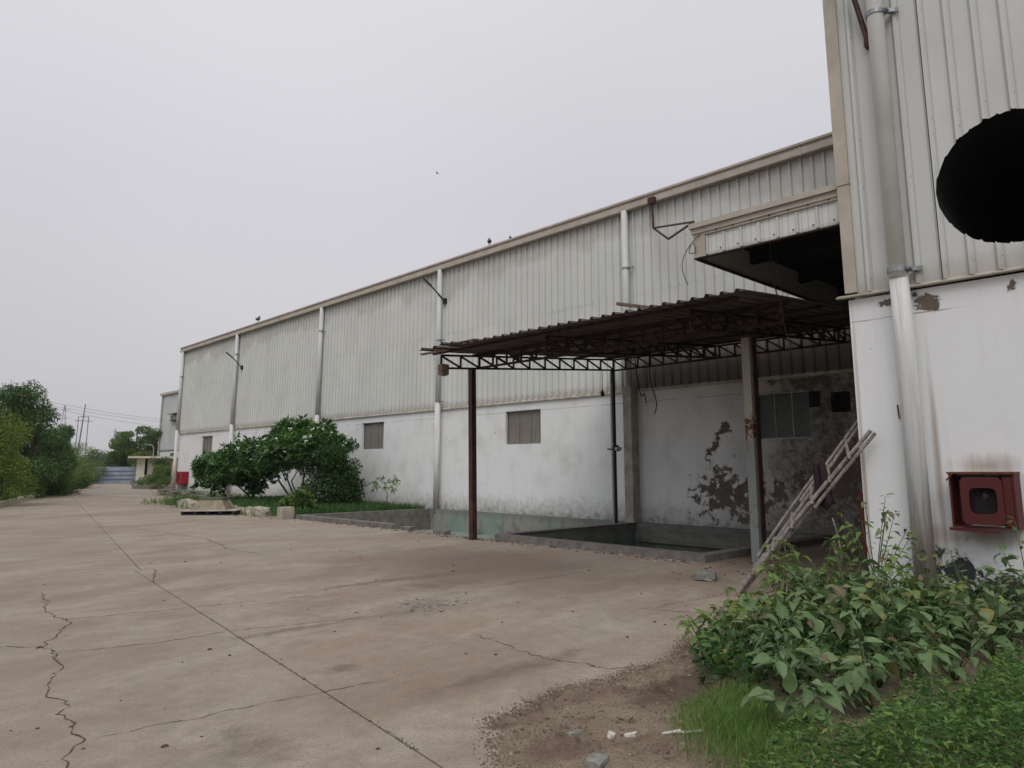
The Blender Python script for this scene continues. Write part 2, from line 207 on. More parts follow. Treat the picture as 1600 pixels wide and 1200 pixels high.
# ---------------------------------------------------------------- object helpers
ORG = {}
col = S.collection
def tag(o, label=None, cat=None, group=None, kind=None):
    if label: o['label'] = label
    if cat: o['category'] = cat
    if group: o['group'] = group
    if kind: o['kind'] = kind
    return o
def thing(name, loc, label, cat, group=None):
    o = bpy.data.objects.new(name, None); col.objects.link(o); o.location = loc; o.empty_display_size = .2; ORG[o.name] = Vector(loc)
    return tag(o, label, cat, group)
def link(name, me, parent, mat=None, smooth=False):
    o = bpy.data.objects.new(name, me); col.objects.link(o)
    if mat is not None and not me.materials: me.materials.append(M[mat])
    if smooth: me.polygons.foreach_set('use_smooth', [True]*len(me.polygons))
    if parent is not None: o.parent = parent
    return o
class MB:
    def __init__(s): s.v = []; s.f = []
    def add(s, vs, fs):
        n = len(s.v); s.v += [tuple(q) for q in vs]; s.f += [tuple(i+n for i in q) for q in fs]; return s
    def box(s, x0, y0, z0, x1, y1, z1):
        return s.add([(x, y, z) for x in (x0, x1) for y in (y0, y1) for z in (z0, z1)], [(0, 1, 3, 2), (4, 6, 7, 5), (0, 4, 5, 1), (2, 3, 7, 6), (0, 2, 6, 4), (1, 5, 7, 3)])
    def bar(s, a, b, w=.05, h=None, up=(0, 0, 1)):
        a = Vector(a); b = Vector(b); d = (b-a).normalized(); u = Vector(up)
        if abs(d.dot(u)) > .98: u = Vector((1, 0, 0))
        r = d.cross(u).normalized()*(w/2); t = r.cross(d).normalized()*((h or w)/2)
        return s.add([p+i*r+j*t for p in (a, b) for i, j in ((-1, -1), (1, -1), (1, 1), (-1, 1))], [(3, 2, 1, 0), (4, 5, 6, 7), (0, 1, 5, 4), (1, 2, 6, 5), (2, 3, 7, 6), (3, 0, 4, 7)])
    def tube(s, pts, rad, n=8, cap=True):
        pts = [Vector(p) for p in pts]; rr = rad if isinstance(rad, (list, tuple)) else [rad]*len(pts); base = len(s.v); prev = None
        for i, p in enumerate(pts):
            d = (pts[min(i+1, len(pts)-1)]-pts[max(i-1, 0)]).normalized()
            u = Vector((0, 0, 1)) if abs(d.z) < .95 else Vector((1, 0, 0))
            if prev is not None: u = prev
            r = (u - d*u.dot(d)).normalized(); t = d.cross(r); prev = r
            s.v += [tuple(p+(r*math.cos(k*2*math.pi/n)+t*math.sin(k*2*math.pi/n))*rr[i]) for k in range(n)]
        for i in range(len(pts)-1):
            for k in range(n):
                a = base+i*n+k; b = base+i*n+(k+1) % n; s.f.append((a, b, b+n, a+n))
        if cap: s.f.append(tuple(base+k for k in reversed(range(n)))); s.f.append(tuple(base+(len(pts)-1)*n+k for k in range(n)))
        return s
    def mesh(s, name, org=(0, 0, 0)):
        me = bpy.data.meshes.new(name); o = Vector(org); me.from_pydata([tuple(Vector(v)-o) for v in s.v], [], s.f); me.update(); return me
    def build(s, name, mat, parent=None, smooth=False, kind=None, label=None, cat=None, group=None, loc=None):
        org = ORG[parent.name] if parent is not None else Vector(loc or (0, 0, 0))
        o = link(name, s.mesh(name, org), parent, mat, smooth)
        if parent is None: o.location = org
        ORG[o.name] = org; return tag(o, label, cat, group, kind)
def box(name, a, b, mat, parent=None, **k): return MB().box(*a, *b).build(name, mat, parent, **k)
def copy_tree(o, d, parent=None, label=None):
    c = o.copy(); col.objects.link(c); c.parent = parent
    if parent is None: c.location = o.location+Vector(d)
    if label: c['label'] = label
    for ch in o.children: copy_tree(ch, d, c)
    return c
def rough(mb, amt, seed=0):
    r = random.Random(seed); mb.v = [(x+r.uniform(-amt, amt), y+r.uniform(-amt, amt), z+r.uniform(-amt, amt)) for x, y, z in mb.v]; return mb
def rock_mesh(name, seed, sx=1, sy=1, sz=1, sub=2, amt=.14):
    bm = bmesh.new(); bmesh.ops.create_cube(bm, size=1); bmesh.ops.subdivide_edges(bm, edges=bm.edges, cuts=sub, use_grid_fill=True); r = random.Random(seed)
    for v in bm.verts:
        c = v.co; l = max(abs(c.x), abs(c.y), abs(c.z)); c *= (.78+.22*(.5/c.length if c.length else 1))
        c.x = c.x*sx*(1+r.uniform(-amt, amt)); c.y = c.y*sy*(1+r.uniform(-amt, amt)); c.z = c.z*sz*(1+r.uniform(-amt, amt))+sz*.45
    me = bpy.data.meshes.new(name); bm.to_mesh(me); bm.free(); return me
# ---------------------------------------------------------------- ground
WX = 16.35; KX = lambda y: 5.25+.3*(y-34.8)
TX0, TX1 = 11.2, 16.1                       # the sunken tank
gm = MB()
for x0, y0, x1, y1 in ((-700, -700, 700, 6.9), (-700, 21.5, 700, 900), (-700, 6.9, TX0, 21.5), (TX1, 6.9, 700, 21.5)):
    gm.add([(x0, y0, -.1), (x1, y0, -.1), (x1, y1, -.1), (x0, y1, -.1)], [(0, 1, 2, 3)])
gm.build('ground', 'earth', kind='structure')
yard = thing('concrete_yard', (0, 0, 0), None, None); yard['kind'] = 'structure'
def bisect(polys, p, d):
    n = (-d[1], d[0]); out = []
    for q in polys:
        s = [(a[0]-p[0])*n[0]+(a[1]-p[1])*n[1] for a in q]
        if min(s) > -.05 or max(s) < .05: out.append(q); continue
        A, B = [], []
        for i in range(len(q)):
            a, b, sa, sb = q[i], q[(i+1) % len(q)], s[i], s[(i+1) % len(q)]
            (A if sa >= 0 else B).append(a)
            if sa*sb < 0:
                t = sa/(sa-sb); m = (a[0]+(b[0]-a[0])*t, a[1]+(b[1]-a[1])*t); A.append(m); B.append(m)
        out += [A, B]
    return out
near = [[(-9.6, -10), (11, -10), (11, 12.6), (KX(12.6)-.3, 12.6)]]
near = bisect(near, (2.65, 3.74), (.91, 7.4))
mid_ = bisect([[(KX(12.6)-.3, 12.6), (11, 12.6), (11, 29), (KX(29)-.3, 29)]], (4.1, 14.07), (2.66, 14.0))
far_ = [[(KX(29)-.3, 29), (11, 29), (11, 48), (KX(48)-.3, 48)], [(KX(48)-.3, 48), (31, 48), (31, 66), (KX(66)-.3, 66)], [(KX(66)-.3, 66), (31, 66), (31, 95), (KX(95)-.3, 95)], [(11, 34.5), (16.3, 34.5), (16.3, 47.9), (11, 47.9)], [(11, -10), (16.3, -10), (16.3, 6.88), (11, 6.88)]]
far_ = bisect(far_[:1], (6.76, 28.08), (2.66, 14.0))+far_[1:]
far_ = bisect(far_, (0, 39), (1, -.16))
for q in near+mid_+far_:
    c = (sum(a[0] for a in q)/len(q), sum(a[1] for a in q)/len(q)); pts = []
    for i in range(len(q)):                    # inset every edge by 7 mm: the joints are real gaps
        a, b, cc = Vector((*q[i-1], 0)), Vector((*q[i], 0)), Vector((*q[(i+1) % len(q)], 0))
        d1 = (b-a).normalized(); d2 = (cc-b).normalized(); n1 = Vector((-d1.y, d1.x, 0)); n2 = Vector((-d2.y, d2.x, 0))
        if n1.dot(Vector((*c, 0))-b) < 0: n1 = -n1
        if n2.dot(Vector((*c, 0))-b) < 0: n2 = -n2
        m = (n1+n2); m = m/max(.2, 1+n1.dot(n2)); pts.append(b+m*.007)
    n = len(pts); m = MB().add([(p.x, p.y, 0) for p in pts]+[(p.x, p.y, -.095) for p in pts], [tuple(range(n)), tuple(reversed(range(n, 2*n)))]+[(i, i+n, (i+1) % n+n, (i+1) % n) for i in range(n)])
    me = m.mesh('slab'); bm = bmesh.new(); bm.from_mesh(me); bmesh.ops.recalc_face_normals(bm, faces=bm.faces); bm.to_mesh(me); bm.free(); link('slab', me, yard, 'concrete')
def crack(pts, w=.014, seed=1, z=.003, step=.045, jit=.02, name='crack'):
    r = random.Random(seed); P_ = []
    for a, b in zip(pts, pts[1:]):
        a = Vector((*a, 0)); b = Vector((*b, 0)); n = max(2, int((b-a).length/step)); d = (b-a).normalized(); s_ = Vector((-d.y, d.x, 0)); off = 0
        for i in range(n):
            off = off*.75+r.uniform(-jit, jit); P_.append(a+(b-a)*i/n+s_*off*min(1, 4*i/n*(1-i/n)+.2))
    P_.append(Vector((*pts[-1], 0))); m = MB(); L = []
    for i, p in enumerate(P_):
        d = (P_[min(i+1, len(P_)-1)]-P_[max(0, i-1)]).normalized(); s_ = Vector((-d.y, d.x, 0))*w*r.uniform(.15, 1.0)*.5*min(1, .25+i/6, .25+(len(P_)-1-i)/6); L += [p+s_+Vector((0, 0, z)), p-s_+Vector((0, 0, z))]
    m.add(L, [(2*i, 2*i+1, 2*i+3, 2*i+2) for i in range(len(P_)-1)])
    for p in P_:
        if r.random() < .45:
            q = w*r.uniform(.3, 1.3)*(1.5 if r.random() < .1 else .7); c_ = p+Vector((r.gauss(0, w*.5), r.gauss(0, w*.5), z+.001)); a = r.uniform(0, 6.28); m.add([c_+Vector((math.cos(a+k*1.26), math.sin(a+k*1.26), 0))*q*r.uniform(.4, 1) for k in range(5)], [(0, 1, 2, 3, 4)])
    pass; return m.build(name, 'crackfill', yard)
crack([(2.25, 11.31), (2.0, 9.32), (2.04, 8.83), (1.64, 7.92), (1.6, 7.2), (1.37, 6.35), (1.35, 5.45), (1.32, 5.1), (1.14, 4.7), (1.0, 4.2)], .015, 1, jit=.035)
crack([(2.0, 9.32), (2.09, 9.1), (3.22, 8.88), (5.0, 8.5)], .013, 2, jit=.015); crack([(1.68, 7.56), (2.45, 7.33), (3.1, 7.36), (4.21, 7.05), (5.4, 6.75)], .014, 3, jit=.015)
crack([(1.32, 5.1), (2.74, 4.94), (3.3, 4.85)], .01, 4, jit=.02); crack([(1.6, 7.2), (1.68, 7.56)], .016, 5); crack([(8.39, 4.74), (7.24, 4.49), (6.44, 4.37)], .028, 6, jit=.04); crack([(6.93, 5.3), (7.3, 4.5)], .018, 7)
crack([(4.76, 5.6), (4.69, 4.97), (4.62, 4.42), (4.74, 3.9), (5.1, 3.6)], .014, 8, jit=.04); crack([(6.1, 13.1), (6.0, 14.6), (6.5, 17), (6.1, 21)], .02, 9, jit=.03); crack([(1.3, 13.0), (2.3, 15.5), (1.5, 17)], .02, 10, jit=.04); crack([(7.0, 5.2), (8.4, 5.05), (9.6, 5.6)], .012, 12, jit=.04)
crack([(1.64, 7.92), (1.2, 8.2), (.9, 8.0)], .014, 13, jit=.04); crack([(3.56, 11.14), (4.0, 12.5)], .02, 14, jit=.02)
# dirt in the long joint, spilling at its near end
m = MB(); r = random.Random(3)
for i in range(260):
    t = r.random()**2; y = 3.6+t*6; x = 2.65+(y-3.74)*.123+r.gauss(0, .008+.012*max(0, 1-abs(y-4.2))); s_ = r.uniform(.002, .007)
    m.add([(x-s_, y-s_, .001), (x+s_, y-s_*.6, .001), (x+s_*.6, y+s_, .001), (x, y, .001+s_)], [(0, 1, 3), (1, 2, 3), (2, 0, 3)])
m.build('joint_grit', 'crackfill', yard)['kind'] = 'stuff'
# ---------------------------------------------------------------- the long warehouse
def sheet_mesh(W, H, pitch=.28, depth=.05, rw=.045, hole=None):      # a vertical profiled sheet in the YZ plane, facing -x, origin bottom at y=0
    prof = []; n = int(round(W/pitch))
    for i in range(n):
        y = i*pitch; prof += [(y, 0), (y+pitch/2-rw, 0), (y+pitch/2-rw*.5, -depth), (y+pitch/2+rw*.5, -depth), (y+pitch/2+rw, 0)]
    prof.append((W, 0)); m = MB(); base = [(x, y, z) for y, x in prof for z in (0, H)]
    m.add(base, [(2*i, 2*i+2, 2*i+3, 2*i+1) for i in range(len(prof)-1)]); return m
def window(parent, y0, y1, z0, z1, x, mat='winsheet', n=3, gaps=(.0, .0)):
    o = MB().box(x+.15, y0, z0, x+.17, y1, z1).build('window', 'darkin', parent); w_ = (y1-y0)/n
    for i in range(n):
        a = y0+i*w_+.008; b = y0+(i+1)*w_-.008; t = random.uniform(-.01, .01)
        rough(MB().box(x+.115+t, a, z0+.02, x+.13+t, b, z1-.02-random.uniform(0, .04)), .006, i).build('panel', mat, o)
        if i: MB().box(x+.095, a-.022, z0+.03, x+.109, a+.004, z1-.03).build('mullion', 'casing' if mat == 'greenglass' else 'galv', o)
    f = MB()
    f.box(x+.08, y0, z0, x+.11, y0+.03, z1).box(x+.08, y1-.03, z0, x+.11, y1, z1).box(x+.081, y0+.03, z1-.03, x+.11, y1-.03, z1).box(x+.081, y0+.03, z0, x+.11, y1-.03, z0+.03); f.build('frame', 'galv', o); return o
def wall_with_holes(x0, x1, ya, yb, z0, z1, holes):
    m = MB(); hs_ = sorted(holes); y = ya
    for a, b, c, d in hs_:
        m.box(x0, y, z0, x1, a, z1); m.box(x0, a, z0, x1, b, c); m.box(x0, a, d, x1, b, z1); y = b
    return m.box(x0, y, z0, x1, yb, z1)
Y0, Y1, HB, HE = 3.5, 48.4, 3.72, 9.02
wh = thing('warehouse', (WX, 26, 0), 'long warehouse with grey ribbed cladding above a white plastered wall', 'warehouse')
WINS = [(42.95, 44.58, 2.35, 3.45), (34.0, 35.6, 2.35, 3.45), (24.98, 26.6, 2.35, 3.45), (16.02, 17.67, 2.35, 3.45), (7.3, 8.62, 2.27, 3.38), (6.35, 6.78, 2.83, 3.29)]
wall_with_holes(WX, WX+.25, Y0, Y1, -.1, HB, WINS).build('wall', 'plaster_long', wh)
for i, (a, b, c, d) in enumerate(WINS):
    if i < 4: window(wh, a, b, c, d, WX)
    elif i == 4: window(wh, a, b, c, d, WX, 'greenglass', 3)
    else: box('vent_opening', (WX+.15, a, c), (WX+.24, b, d), 'darkin', wh)
box('louver', (WX-.02, 7.03, 2.98), (WX-.001, 7.28, 3.34), 'darkin', wh)
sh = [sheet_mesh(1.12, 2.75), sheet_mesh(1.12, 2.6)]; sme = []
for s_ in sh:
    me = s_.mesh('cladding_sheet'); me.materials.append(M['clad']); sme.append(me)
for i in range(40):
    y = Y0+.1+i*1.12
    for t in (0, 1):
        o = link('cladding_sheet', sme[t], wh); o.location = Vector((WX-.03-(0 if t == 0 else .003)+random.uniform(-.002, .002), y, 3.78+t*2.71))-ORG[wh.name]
m = MB().box(WX-.075, Y0, 3.70, WX, Y1, 3.73); m.add([(WX-.076, Y0, 3.731), (WX-.076, Y1, 3.731), (WX-.02, Y1, 3.80), (WX-.02, Y0, 3.80)], [(0, 1, 2, 3)]); m.build('flashing', 'casing', wh)
# gutter in lengths, each with an end lap
L = [Y0, 7.0, 12.4, 16.6, 21.0, 25.5, 30, 34.5, 39, 43.5, Y1+.35]
for a, b in zip(L, L[1:]):
    m = MB(); pr_ = [(WX-.03, HE), (WX-.24, HE), (WX-.25, HE+.02), (WX-.25, HE+.17), (WX-.215, HE+.18), (WX-.215, HE+.23), (WX-.27, HE+.25), (WX-.27, HE+.31), (WX-.05, HE+.33)]
    m.add([(x, y, z) for x, z in pr_ for y in (a+.006, b-.006)], [(2*i, 2*i+1, 2*i+3, 2*i+2) for i in range(len(pr_)-1)]); n = len(pr_); m.add([(x, b-.006, z) for x, z in pr_], [tuple(range(n))]); m.build('gutter', 'tan', wh)
    MB().box(WX-.262, b-.02, HE-.01, WX-.2, b+.02, HE+.2).build('gutter_clip', 'tan', wh)
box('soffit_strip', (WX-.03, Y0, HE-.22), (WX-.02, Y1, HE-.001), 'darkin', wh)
MB().add([(WX-.2, Y0, HE+.32), (WX-.2, Y1+.3, HE+.32), (WX+14, Y1+.3, HE+1.7), (WX+14, Y0, HE+1.7), (WX+28, Y1+.3, HE+.32), (WX+28, Y0, HE+.32)], [(0, 3, 2, 1), (3, 5, 4, 2)]).build('roof', 'roof', wh)
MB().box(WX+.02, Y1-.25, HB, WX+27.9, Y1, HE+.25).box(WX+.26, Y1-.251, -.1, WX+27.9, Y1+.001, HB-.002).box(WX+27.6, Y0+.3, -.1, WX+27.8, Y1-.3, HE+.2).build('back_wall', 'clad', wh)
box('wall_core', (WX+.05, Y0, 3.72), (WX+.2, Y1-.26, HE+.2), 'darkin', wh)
box('corner_trim', (WX-.07, Y1-.06, 3.75), (WX-.028, Y1+.05, HE), 'tan', wh)
def downpipe(parent, x, y, z0, zb, z1, clamps, r=.098, mats=('pvc', 'pipe_low'), side=-1, square=False):
    up = MB().tube([(x, y, zb), (x, y, z1)], r, 14).build('downpipe', mats[0], parent, True)
    if square: MB().box(x-.12, y-.16, z0, WX-.002, y+.12, zb).build('pipe_casing', mats[1], up)
    else: MB().tube([(x+.005, y, z0), (x+.005, y, zb+.12)], r*1.07, 14).build('lower_pipe', mats[1], up, True)
    for z in clamps:
        m = MB().tube([(x, y, z-.025), (x, y, z+.025)], r*1.13, 14); m.bar((x, y-r*.9, z), (x+.05, y-r-.16, z), .03, .05); m.tube([(x-.06, y-r-.05, z), (x+.02, y-r-.05, z)], .02, 6); m.build('clamp', 'galv', up)
    return up
for y, cl in ((12.35, (7.3, 4.6)), (21.15, (6.3, 4.0)), (30.2, (7.9, 4.1)), (39.8, (7.9, 4.0)), (48.35, (7.4, 4.0))):
    downpipe(wh, WX-.20, y, 0, 3.85, HE+.01, cl, square=(y < 13), mats=('pvc', 'casing' if y < 13 else 'pipe_low'))
# screws on the sheets
m = MB(); r = random.Random(5)
for i in range(160):
    y = Y0+.1+.28*(i % 160)+.06
    for z in (3.88, 5.3, 6.55, 7.9):
        if r.random() < .8: m.box(WX-.042, y-.008, z-.008, WX-.03, y+.008, z+.008)
m.build('screw', 'wire', wh)['kind'] = 'stuff'
# ---------------------------------------------------------------- the tall block at the right
BX, BY0, BY1, BH = 9.19, -9, 3.5, 14
bl = thing('warehouse_block', (BX, 0, 0), 'tall projecting block with tan corner trim, big round hole and red cabinet on white wall', 'warehouse')
box('wall', (BX, BY0, -.1), (BX+.23, BY1, 3.70), 'plaster_block', bl); 
MB().box(BX+.231, BY1-.23, -.1, WX-.01, BY1, BH).build('side_wall', 'casing', bl); box('inner_core', (BX+.45, BY0, -.1), (BX+.5, 1.62-.95, BH), 'darkin', bl)
MB().box(WX-.02, BY0, -.1, WX+.2, BY1-.24, BH).box(BX, BY0-.2, -.1, WX, BY0, BH).box(BX, BY0-.2, BH, WX+.2, BY1, BH+.15).build('back_wall', 'darkin', bl)
def blk_sheet(ya, yb, z0, z1, hole=None):
    m = MB(); pitch = .28; rw = .035; d = .036; ys = []
    k0 = math.floor(ya/pitch)-1
    for k_ in range(k0, int(yb/pitch)+2):
        for o_ in (0, pitch/2-rw, pitch/2-rw*.5, pitch/2+rw*.5, pitch/2+rw): ys.append((k_*pitch+o_, -d if abs(o_-pitch/2) < rw*.6 else 0))
    ys = sorted(ys); yy = np.array([q[0] for q in ys]); xx = np.array([q[1] for q in ys])
    cols = sorted(set([ya, yb]+[float(q) for q in yy if ya < q < yb]+([float(q) for q in np.arange(ya, yb, .02)] if hole else [])))
    X = lambda y: float(np.interp(y, yy, xx))
    def rag(y, s_): return .004*math.sin(y*57+s_)+(.018 if (y*7.1+s_) % 1 < .12 else 0)
    for a, b in zip(cols, cols[1:]):
        if b-a < 1e-5: continue
        def spans(y):
            if not hole: return None
            cy, cz, R = hole; q = R*R-(y-cy)**2
            return (cz-math.sqrt(q)+rag(y, 1), cz+math.sqrt(q)+rag(y, 4)) if q > 0 else None
        sa, sb = spans(a), spans(b); xa, xb = BX-.03+X(a), BX-.03+X(b)
        def quad(la, ha, lb, hb): m.add([(xa, a, la), (xb, b, lb), (xb, b, hb), (xa, a, ha)], [(3, 2, 1, 0)])
        if sa is None and sb is None: quad(z0, z1, z0, z1)
        else:
            mid = hole[1]; sa = sa or (mid, mid); sb = sb or (mid, mid); quad(z0, sa[0], z0, sb[0]); quad(sa[1], z1, sb[1], z1)
    return m
HOLE = (1.62, 4.80, .76)
for a, b in ((2.84, 3.36), (2.40, 2.83), (.72, 2.39), (-.4, .71), (-1.52, -.41), (-2.64, -1.53), (-9, -2.65)):
    o = blk_sheet(a, b, 3.76, BH, HOLE if a == .72 else None).build('cladding_sheet', 'cladblock', bl)
    if a == .72:
        sm = o.modifiers.new('thick', 'SOLIDIFY'); sm.thickness = .002
# liner behind the sheets with the same opening, a deep dark space beyond
m = MB(); N_ = 48
ring = [(BX+.0, HOLE[0]+.79*math.cos(t*2*math.pi/N_), HOLE[1]+.79*math.sin(t*2*math.pi/N_)) for t in range(N_)]
m.add(ring+[(BX+4.2, y, z) for _, y, z in ring], [(i, (i+1) % N_, (i+1) % N_+N_, i+N_) for i in range(N_)]); m.add([(BX+4.2, y, z) for _, y, z in ring], [tuple(range(N_))]); m.build('fan_opening_duct', 'darkin', bl)
box('corner_trim', (BX-.075, 3.36, 3.78), (BX+.06, 3.51, 5.2), 'tan', bl); box('corner_trim', (BX-.082, 3.355, 5.21), (BX+.06, 3.515, BH), 'tan', bl); box('corner_trim', (BX-.07, 3.2, 3.76), (BX-.061, 3.354, 3.765), 'tan', bl)
m = MB().box(BX-.095, BY0, 3.722, BX-.001, 3.62, 3.734); m.add([(BX-.096, BY0, 3.735), (BX-.096, 3.62, 3.735), (BX-.03, 3.62, 3.765), (BX-.03, BY0, 3.765)], [(3, 2, 1, 0)]); m.build('flashing', 'casing', bl)
m = MB()
for y in np.arange(-.5, 3.4, .28):
    for z in (3.92, 5.1+(.45 if .7 < y < 2.4 else 0), 5.75, 7.2, 8.6):
        if (y-HOLE[0])**2+(z-HOLE[1])**2 > .7: m.box(BX-.048, y+.05, z-.009, BX-.03, y+.068, z+.009)
m.build('screw', 'black', bl)['kind'] = 'stuff'
M['pvc_pale'] = simple('pale_cream_pipe', (.74, .75, .73), .45, .2, 2, c2=(.66, .66, .62)); dp = MB().tube([(BX-.17, 2.84, 3.84), (BX-.17, 2.84, BH)], .10, 20).build('downpipe', 'pvc_pale', bl, True)
m = MB().tube([(BX-.12, 2.84, -.02), (BX-.12, 2.84, 3.0), (BX-.15, 2.84, 3.95)], [.115, .11, .105], 20); m.build('lower_pipe', 'pipe_low', dp, True)
for z in (3.93, 7.3):
    m = MB().tube([(BX-.17, 2.84, z-.03), (BX-.17, 2.84, z+.03)], .115, 20); m.bar((BX-.15, 2.75, z), (BX-.06, 2.62, z+.01), .05, .05); m.tube([(BX-.24, 2.70, z), (BX-.06, 2.70, z)], .018, 8); m.box(BX-.1, 2.60, z-.03, BX-.06, 2.66, z+.03); m.build('clamp', 'galv', dp)
MB().tube([(BX-.012, 3.02, 2.34), (BX-.014, 3.01, 2.18), (BX-.05, 2.93, 2.17)], .008, 6).build('wall_hook', 'rust', bl)
# ---------------------------------------------------------------- the projecting canopy box between block and long wall
ov = thing('entrance_hood', (12.7, 4.6, 4.75), 'box hood clad in ribbed sheet with tan capping over the dark entrance bay', 'canopy')
OX, OY, OZ0, OZ1 = 9.26, 5.7, 4.75, 5.28
for i in range(8):
    y = 3.54+i*.28
    if y+.05 > 5.55: break
    m = MB(); m.add([(OX-.004, y, OZ0+.02), (OX-.03, y+.015, OZ0+.02), (OX-.03, y+.035, OZ0+.02), (OX-.004, y+.05, OZ0+.02), (OX-.004, y, 5.06), (OX-.03, y+.015, 5.06), (OX-.03, y+.035, 5.06), (OX-.004, y+.05, 5.06)], [(0, 1, 5, 4), (1, 2, 6, 5), (2, 3, 7, 6)]); m.build('sheet_rib', 'cladblock', ov)
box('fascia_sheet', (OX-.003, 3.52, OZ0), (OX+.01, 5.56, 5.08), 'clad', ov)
MB().box(OX-.04, 3.52, 5.08, OX+.05, 5.75, 5.12).box(OX-.06, 3.52, 5.12, OX+.05, 5.77, 5.20).box(OX-.10, 3.52, 5.20, OX+.05, 5.79, OZ1).build('capping', 'tan', ov)
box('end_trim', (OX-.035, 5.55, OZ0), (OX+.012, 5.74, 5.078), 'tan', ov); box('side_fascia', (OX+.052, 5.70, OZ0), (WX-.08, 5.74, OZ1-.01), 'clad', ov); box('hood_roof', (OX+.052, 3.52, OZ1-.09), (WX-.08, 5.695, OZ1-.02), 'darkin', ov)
m = MB().bar((OX-.01, 3.52, OZ0-.012), (OX-.01, 5.75, OZ0-.012), .06, .02).bar((OX+.03, 5.72, OZ0-.014), (WX-.08, 5.72, OZ0-.014), .06, .024); m.build('edge_angle', 'rust', ov)
for x in (10.9, 12.7, 14.5): MB().box(x-.05, 3.52, 4.98, x+.05, 5.69, 5.185).build('joist', 'darkin', ov)
m = MB()
for i in range(7): m.box(OX-.02, 3.62+i*.28, 4.82, OX-.004, 3.635+i*.28, 4.835); m.box(OX-.055, 3.66+i*.28, 5.1, OX-.04, 3.675+i*.28, 5.115)
m.build('screw', 'black', ov)['kind'] = 'stuff'
# ---------------------------------------------------------------- the open lean-to canopy with lattice trusses
cp = thing('lean_to_canopy', (12.7, 9, 0), 'rusty lean-to canopy of corrugated sheet on lattice trusses and four posts over the tank', 'canopy')
CX0, CX1 = 9.2, 16.05; zt = lambda x: 4.10+(x-CX0)*.087
def post(x, y, zt_, w_, mat, lean=0, split=False):
    o = MB().box(x-.1, y-.1, 0, x+.1, y+.1, .012).build('base_plate', 'rust', cp)
    m = MB().bar((x, y, .012), (x-lean, y+lean*.5, zt_), w_, w_, up=(0, 1, 0)); return m.build('post', mat, cp)
post(10.74, 12.67, 3.86, .13, 'darkpost', .06); post(15.70, 12.55, 4.3, .09, 'black'); post(11.52, 6.18, 3.86, .15, 'postpaint', 0)
MB().bar((15.60, 12.52, .02), (15.58, 12.52, 4.2), .05).build('grey_pole', 'galv', cp)
MB().bar((11.60, 6.10, .012), (11.60, 6.10, 3.85), .035, .13).build('post_web', 'darkpost', cp)
def truss(a, b, h, n, name='truss', w_=.045, flip=1):
    a = Vector(a); b = Vector(b); up = Vector((0, 0, h)); o = MB().bar(a, b, w_).build(name, 'rust', cp)
    MB().bar(a+up, b+up, w_).build('top_chord', 'rust', o)
    for i in range(n+1):
        p = a+(b-a)*i/n; m = MB().bar(p+Vector((0, 0, .02)), p+up-Vector((0, 0, .02)), w_*.8)
        if i < n: q = a+(b-a)*(i+1)/n; m.bar(p+up*.95, q+up*.06, w_*.8)
        m.build('web', 'rust', o)
    return o
for y in (12.6, 9.35, 6.15): truss((9.7, y, zt(9.7)-.36), (15.8, y, zt(15.8)-.36), .29, 11)
truss((10.74, 12.5, 3.88), (10.74, 5.1, 3.88), .27, 16); truss((15.7, 12.5, 4.28), (15.7, 5.0, 4.28), .3, 18)
for i, x in enumerate((9.55, 10.75, 11.95, 13.15, 14.35, 15.6)): MB().bar((x, 12.75 if i else 12.7, zt(x)-.035), (x, 5.0+(.25 if i == 0 else 0), zt(x)-.035), .05).build('purlin', 'rust', cp)
r = random.Random(9); y = 4.92; k_ = 0
while y < 12.6:            # one sheet strip per rib pair, edges ragged towards the far end
    wd = .25; n = 4; m = MB(); x0 = CX0+r.uniform(-.02, .02)
    if y > 11.2: x0 += r.uniform(-.12, .18)
    if y > 12.5: x0 += r.uniform(.0, .3)
    prof = [(0, 0), (wd*.34, 0), (wd*.44, .045), (wd*.60, .045), (wd*.70, 0), (wd+.02, 0)]; lift = r.uniform(0, .006)
    xs = [x0+(CX1-x0)*i/6 for i in range(7)]; sag = [r.uniform(-.004, .004) for _ in xs]
    if y > 11.4: sag[0] += r.uniform(-.01, .07)
    if y > 12.2: sag[1] += r.uniform(-.02, .04)
    vs = [(x, y+py, zt(x)+pz+lift+sag[i]+.0008*k_ % .003) for i, x in enumerate(xs) for py, pz in prof]; q = len(prof)
    m.add(vs, [(i*q+j, (i+1)*q+j, (i+1)*q+j+1, i*q+j+1) for i in range(6) for j in range(q-1)]); o = m.build('roof_sheet', 'rustsheet', cp); o.modifiers.new('thick', 'SOLIDIFY').thickness = .004
    y += wd; k_ += 1
MB().bar((CX0+.12, 11.9, zt(9.2)-.03), (9.24, 12.72, zt(9.2)-.045), .09, .03).build('edge_board', 'wood', cp)
tag(rough(MB().box(9.62, 12.45, 3.62, 9.80, 12.62, 3.86), .012, 2).build('junction_box', 'wood', None), 'weathered brown box fixed at the outer end of the canopy truss', 'box')
bpy.data.objects['junction_box'].location = (0, 0, 0)
tag(rough(MB().box(9.3, 11.0, 4.17, 9.55, 11.5, 4.2), .02, 4).build('loose_board', 'wood'), 'broken brown board lying on the edge of the rusty canopy roof', 'board')
tag(MB().bar((9.6, 7.55, 4.40), (11.6, 7.0, 4.42), .05, .05).build('loose_pipe', 'wood'), 'loose pale pipe lying across the top of the rusty canopy roof', 'pipe')
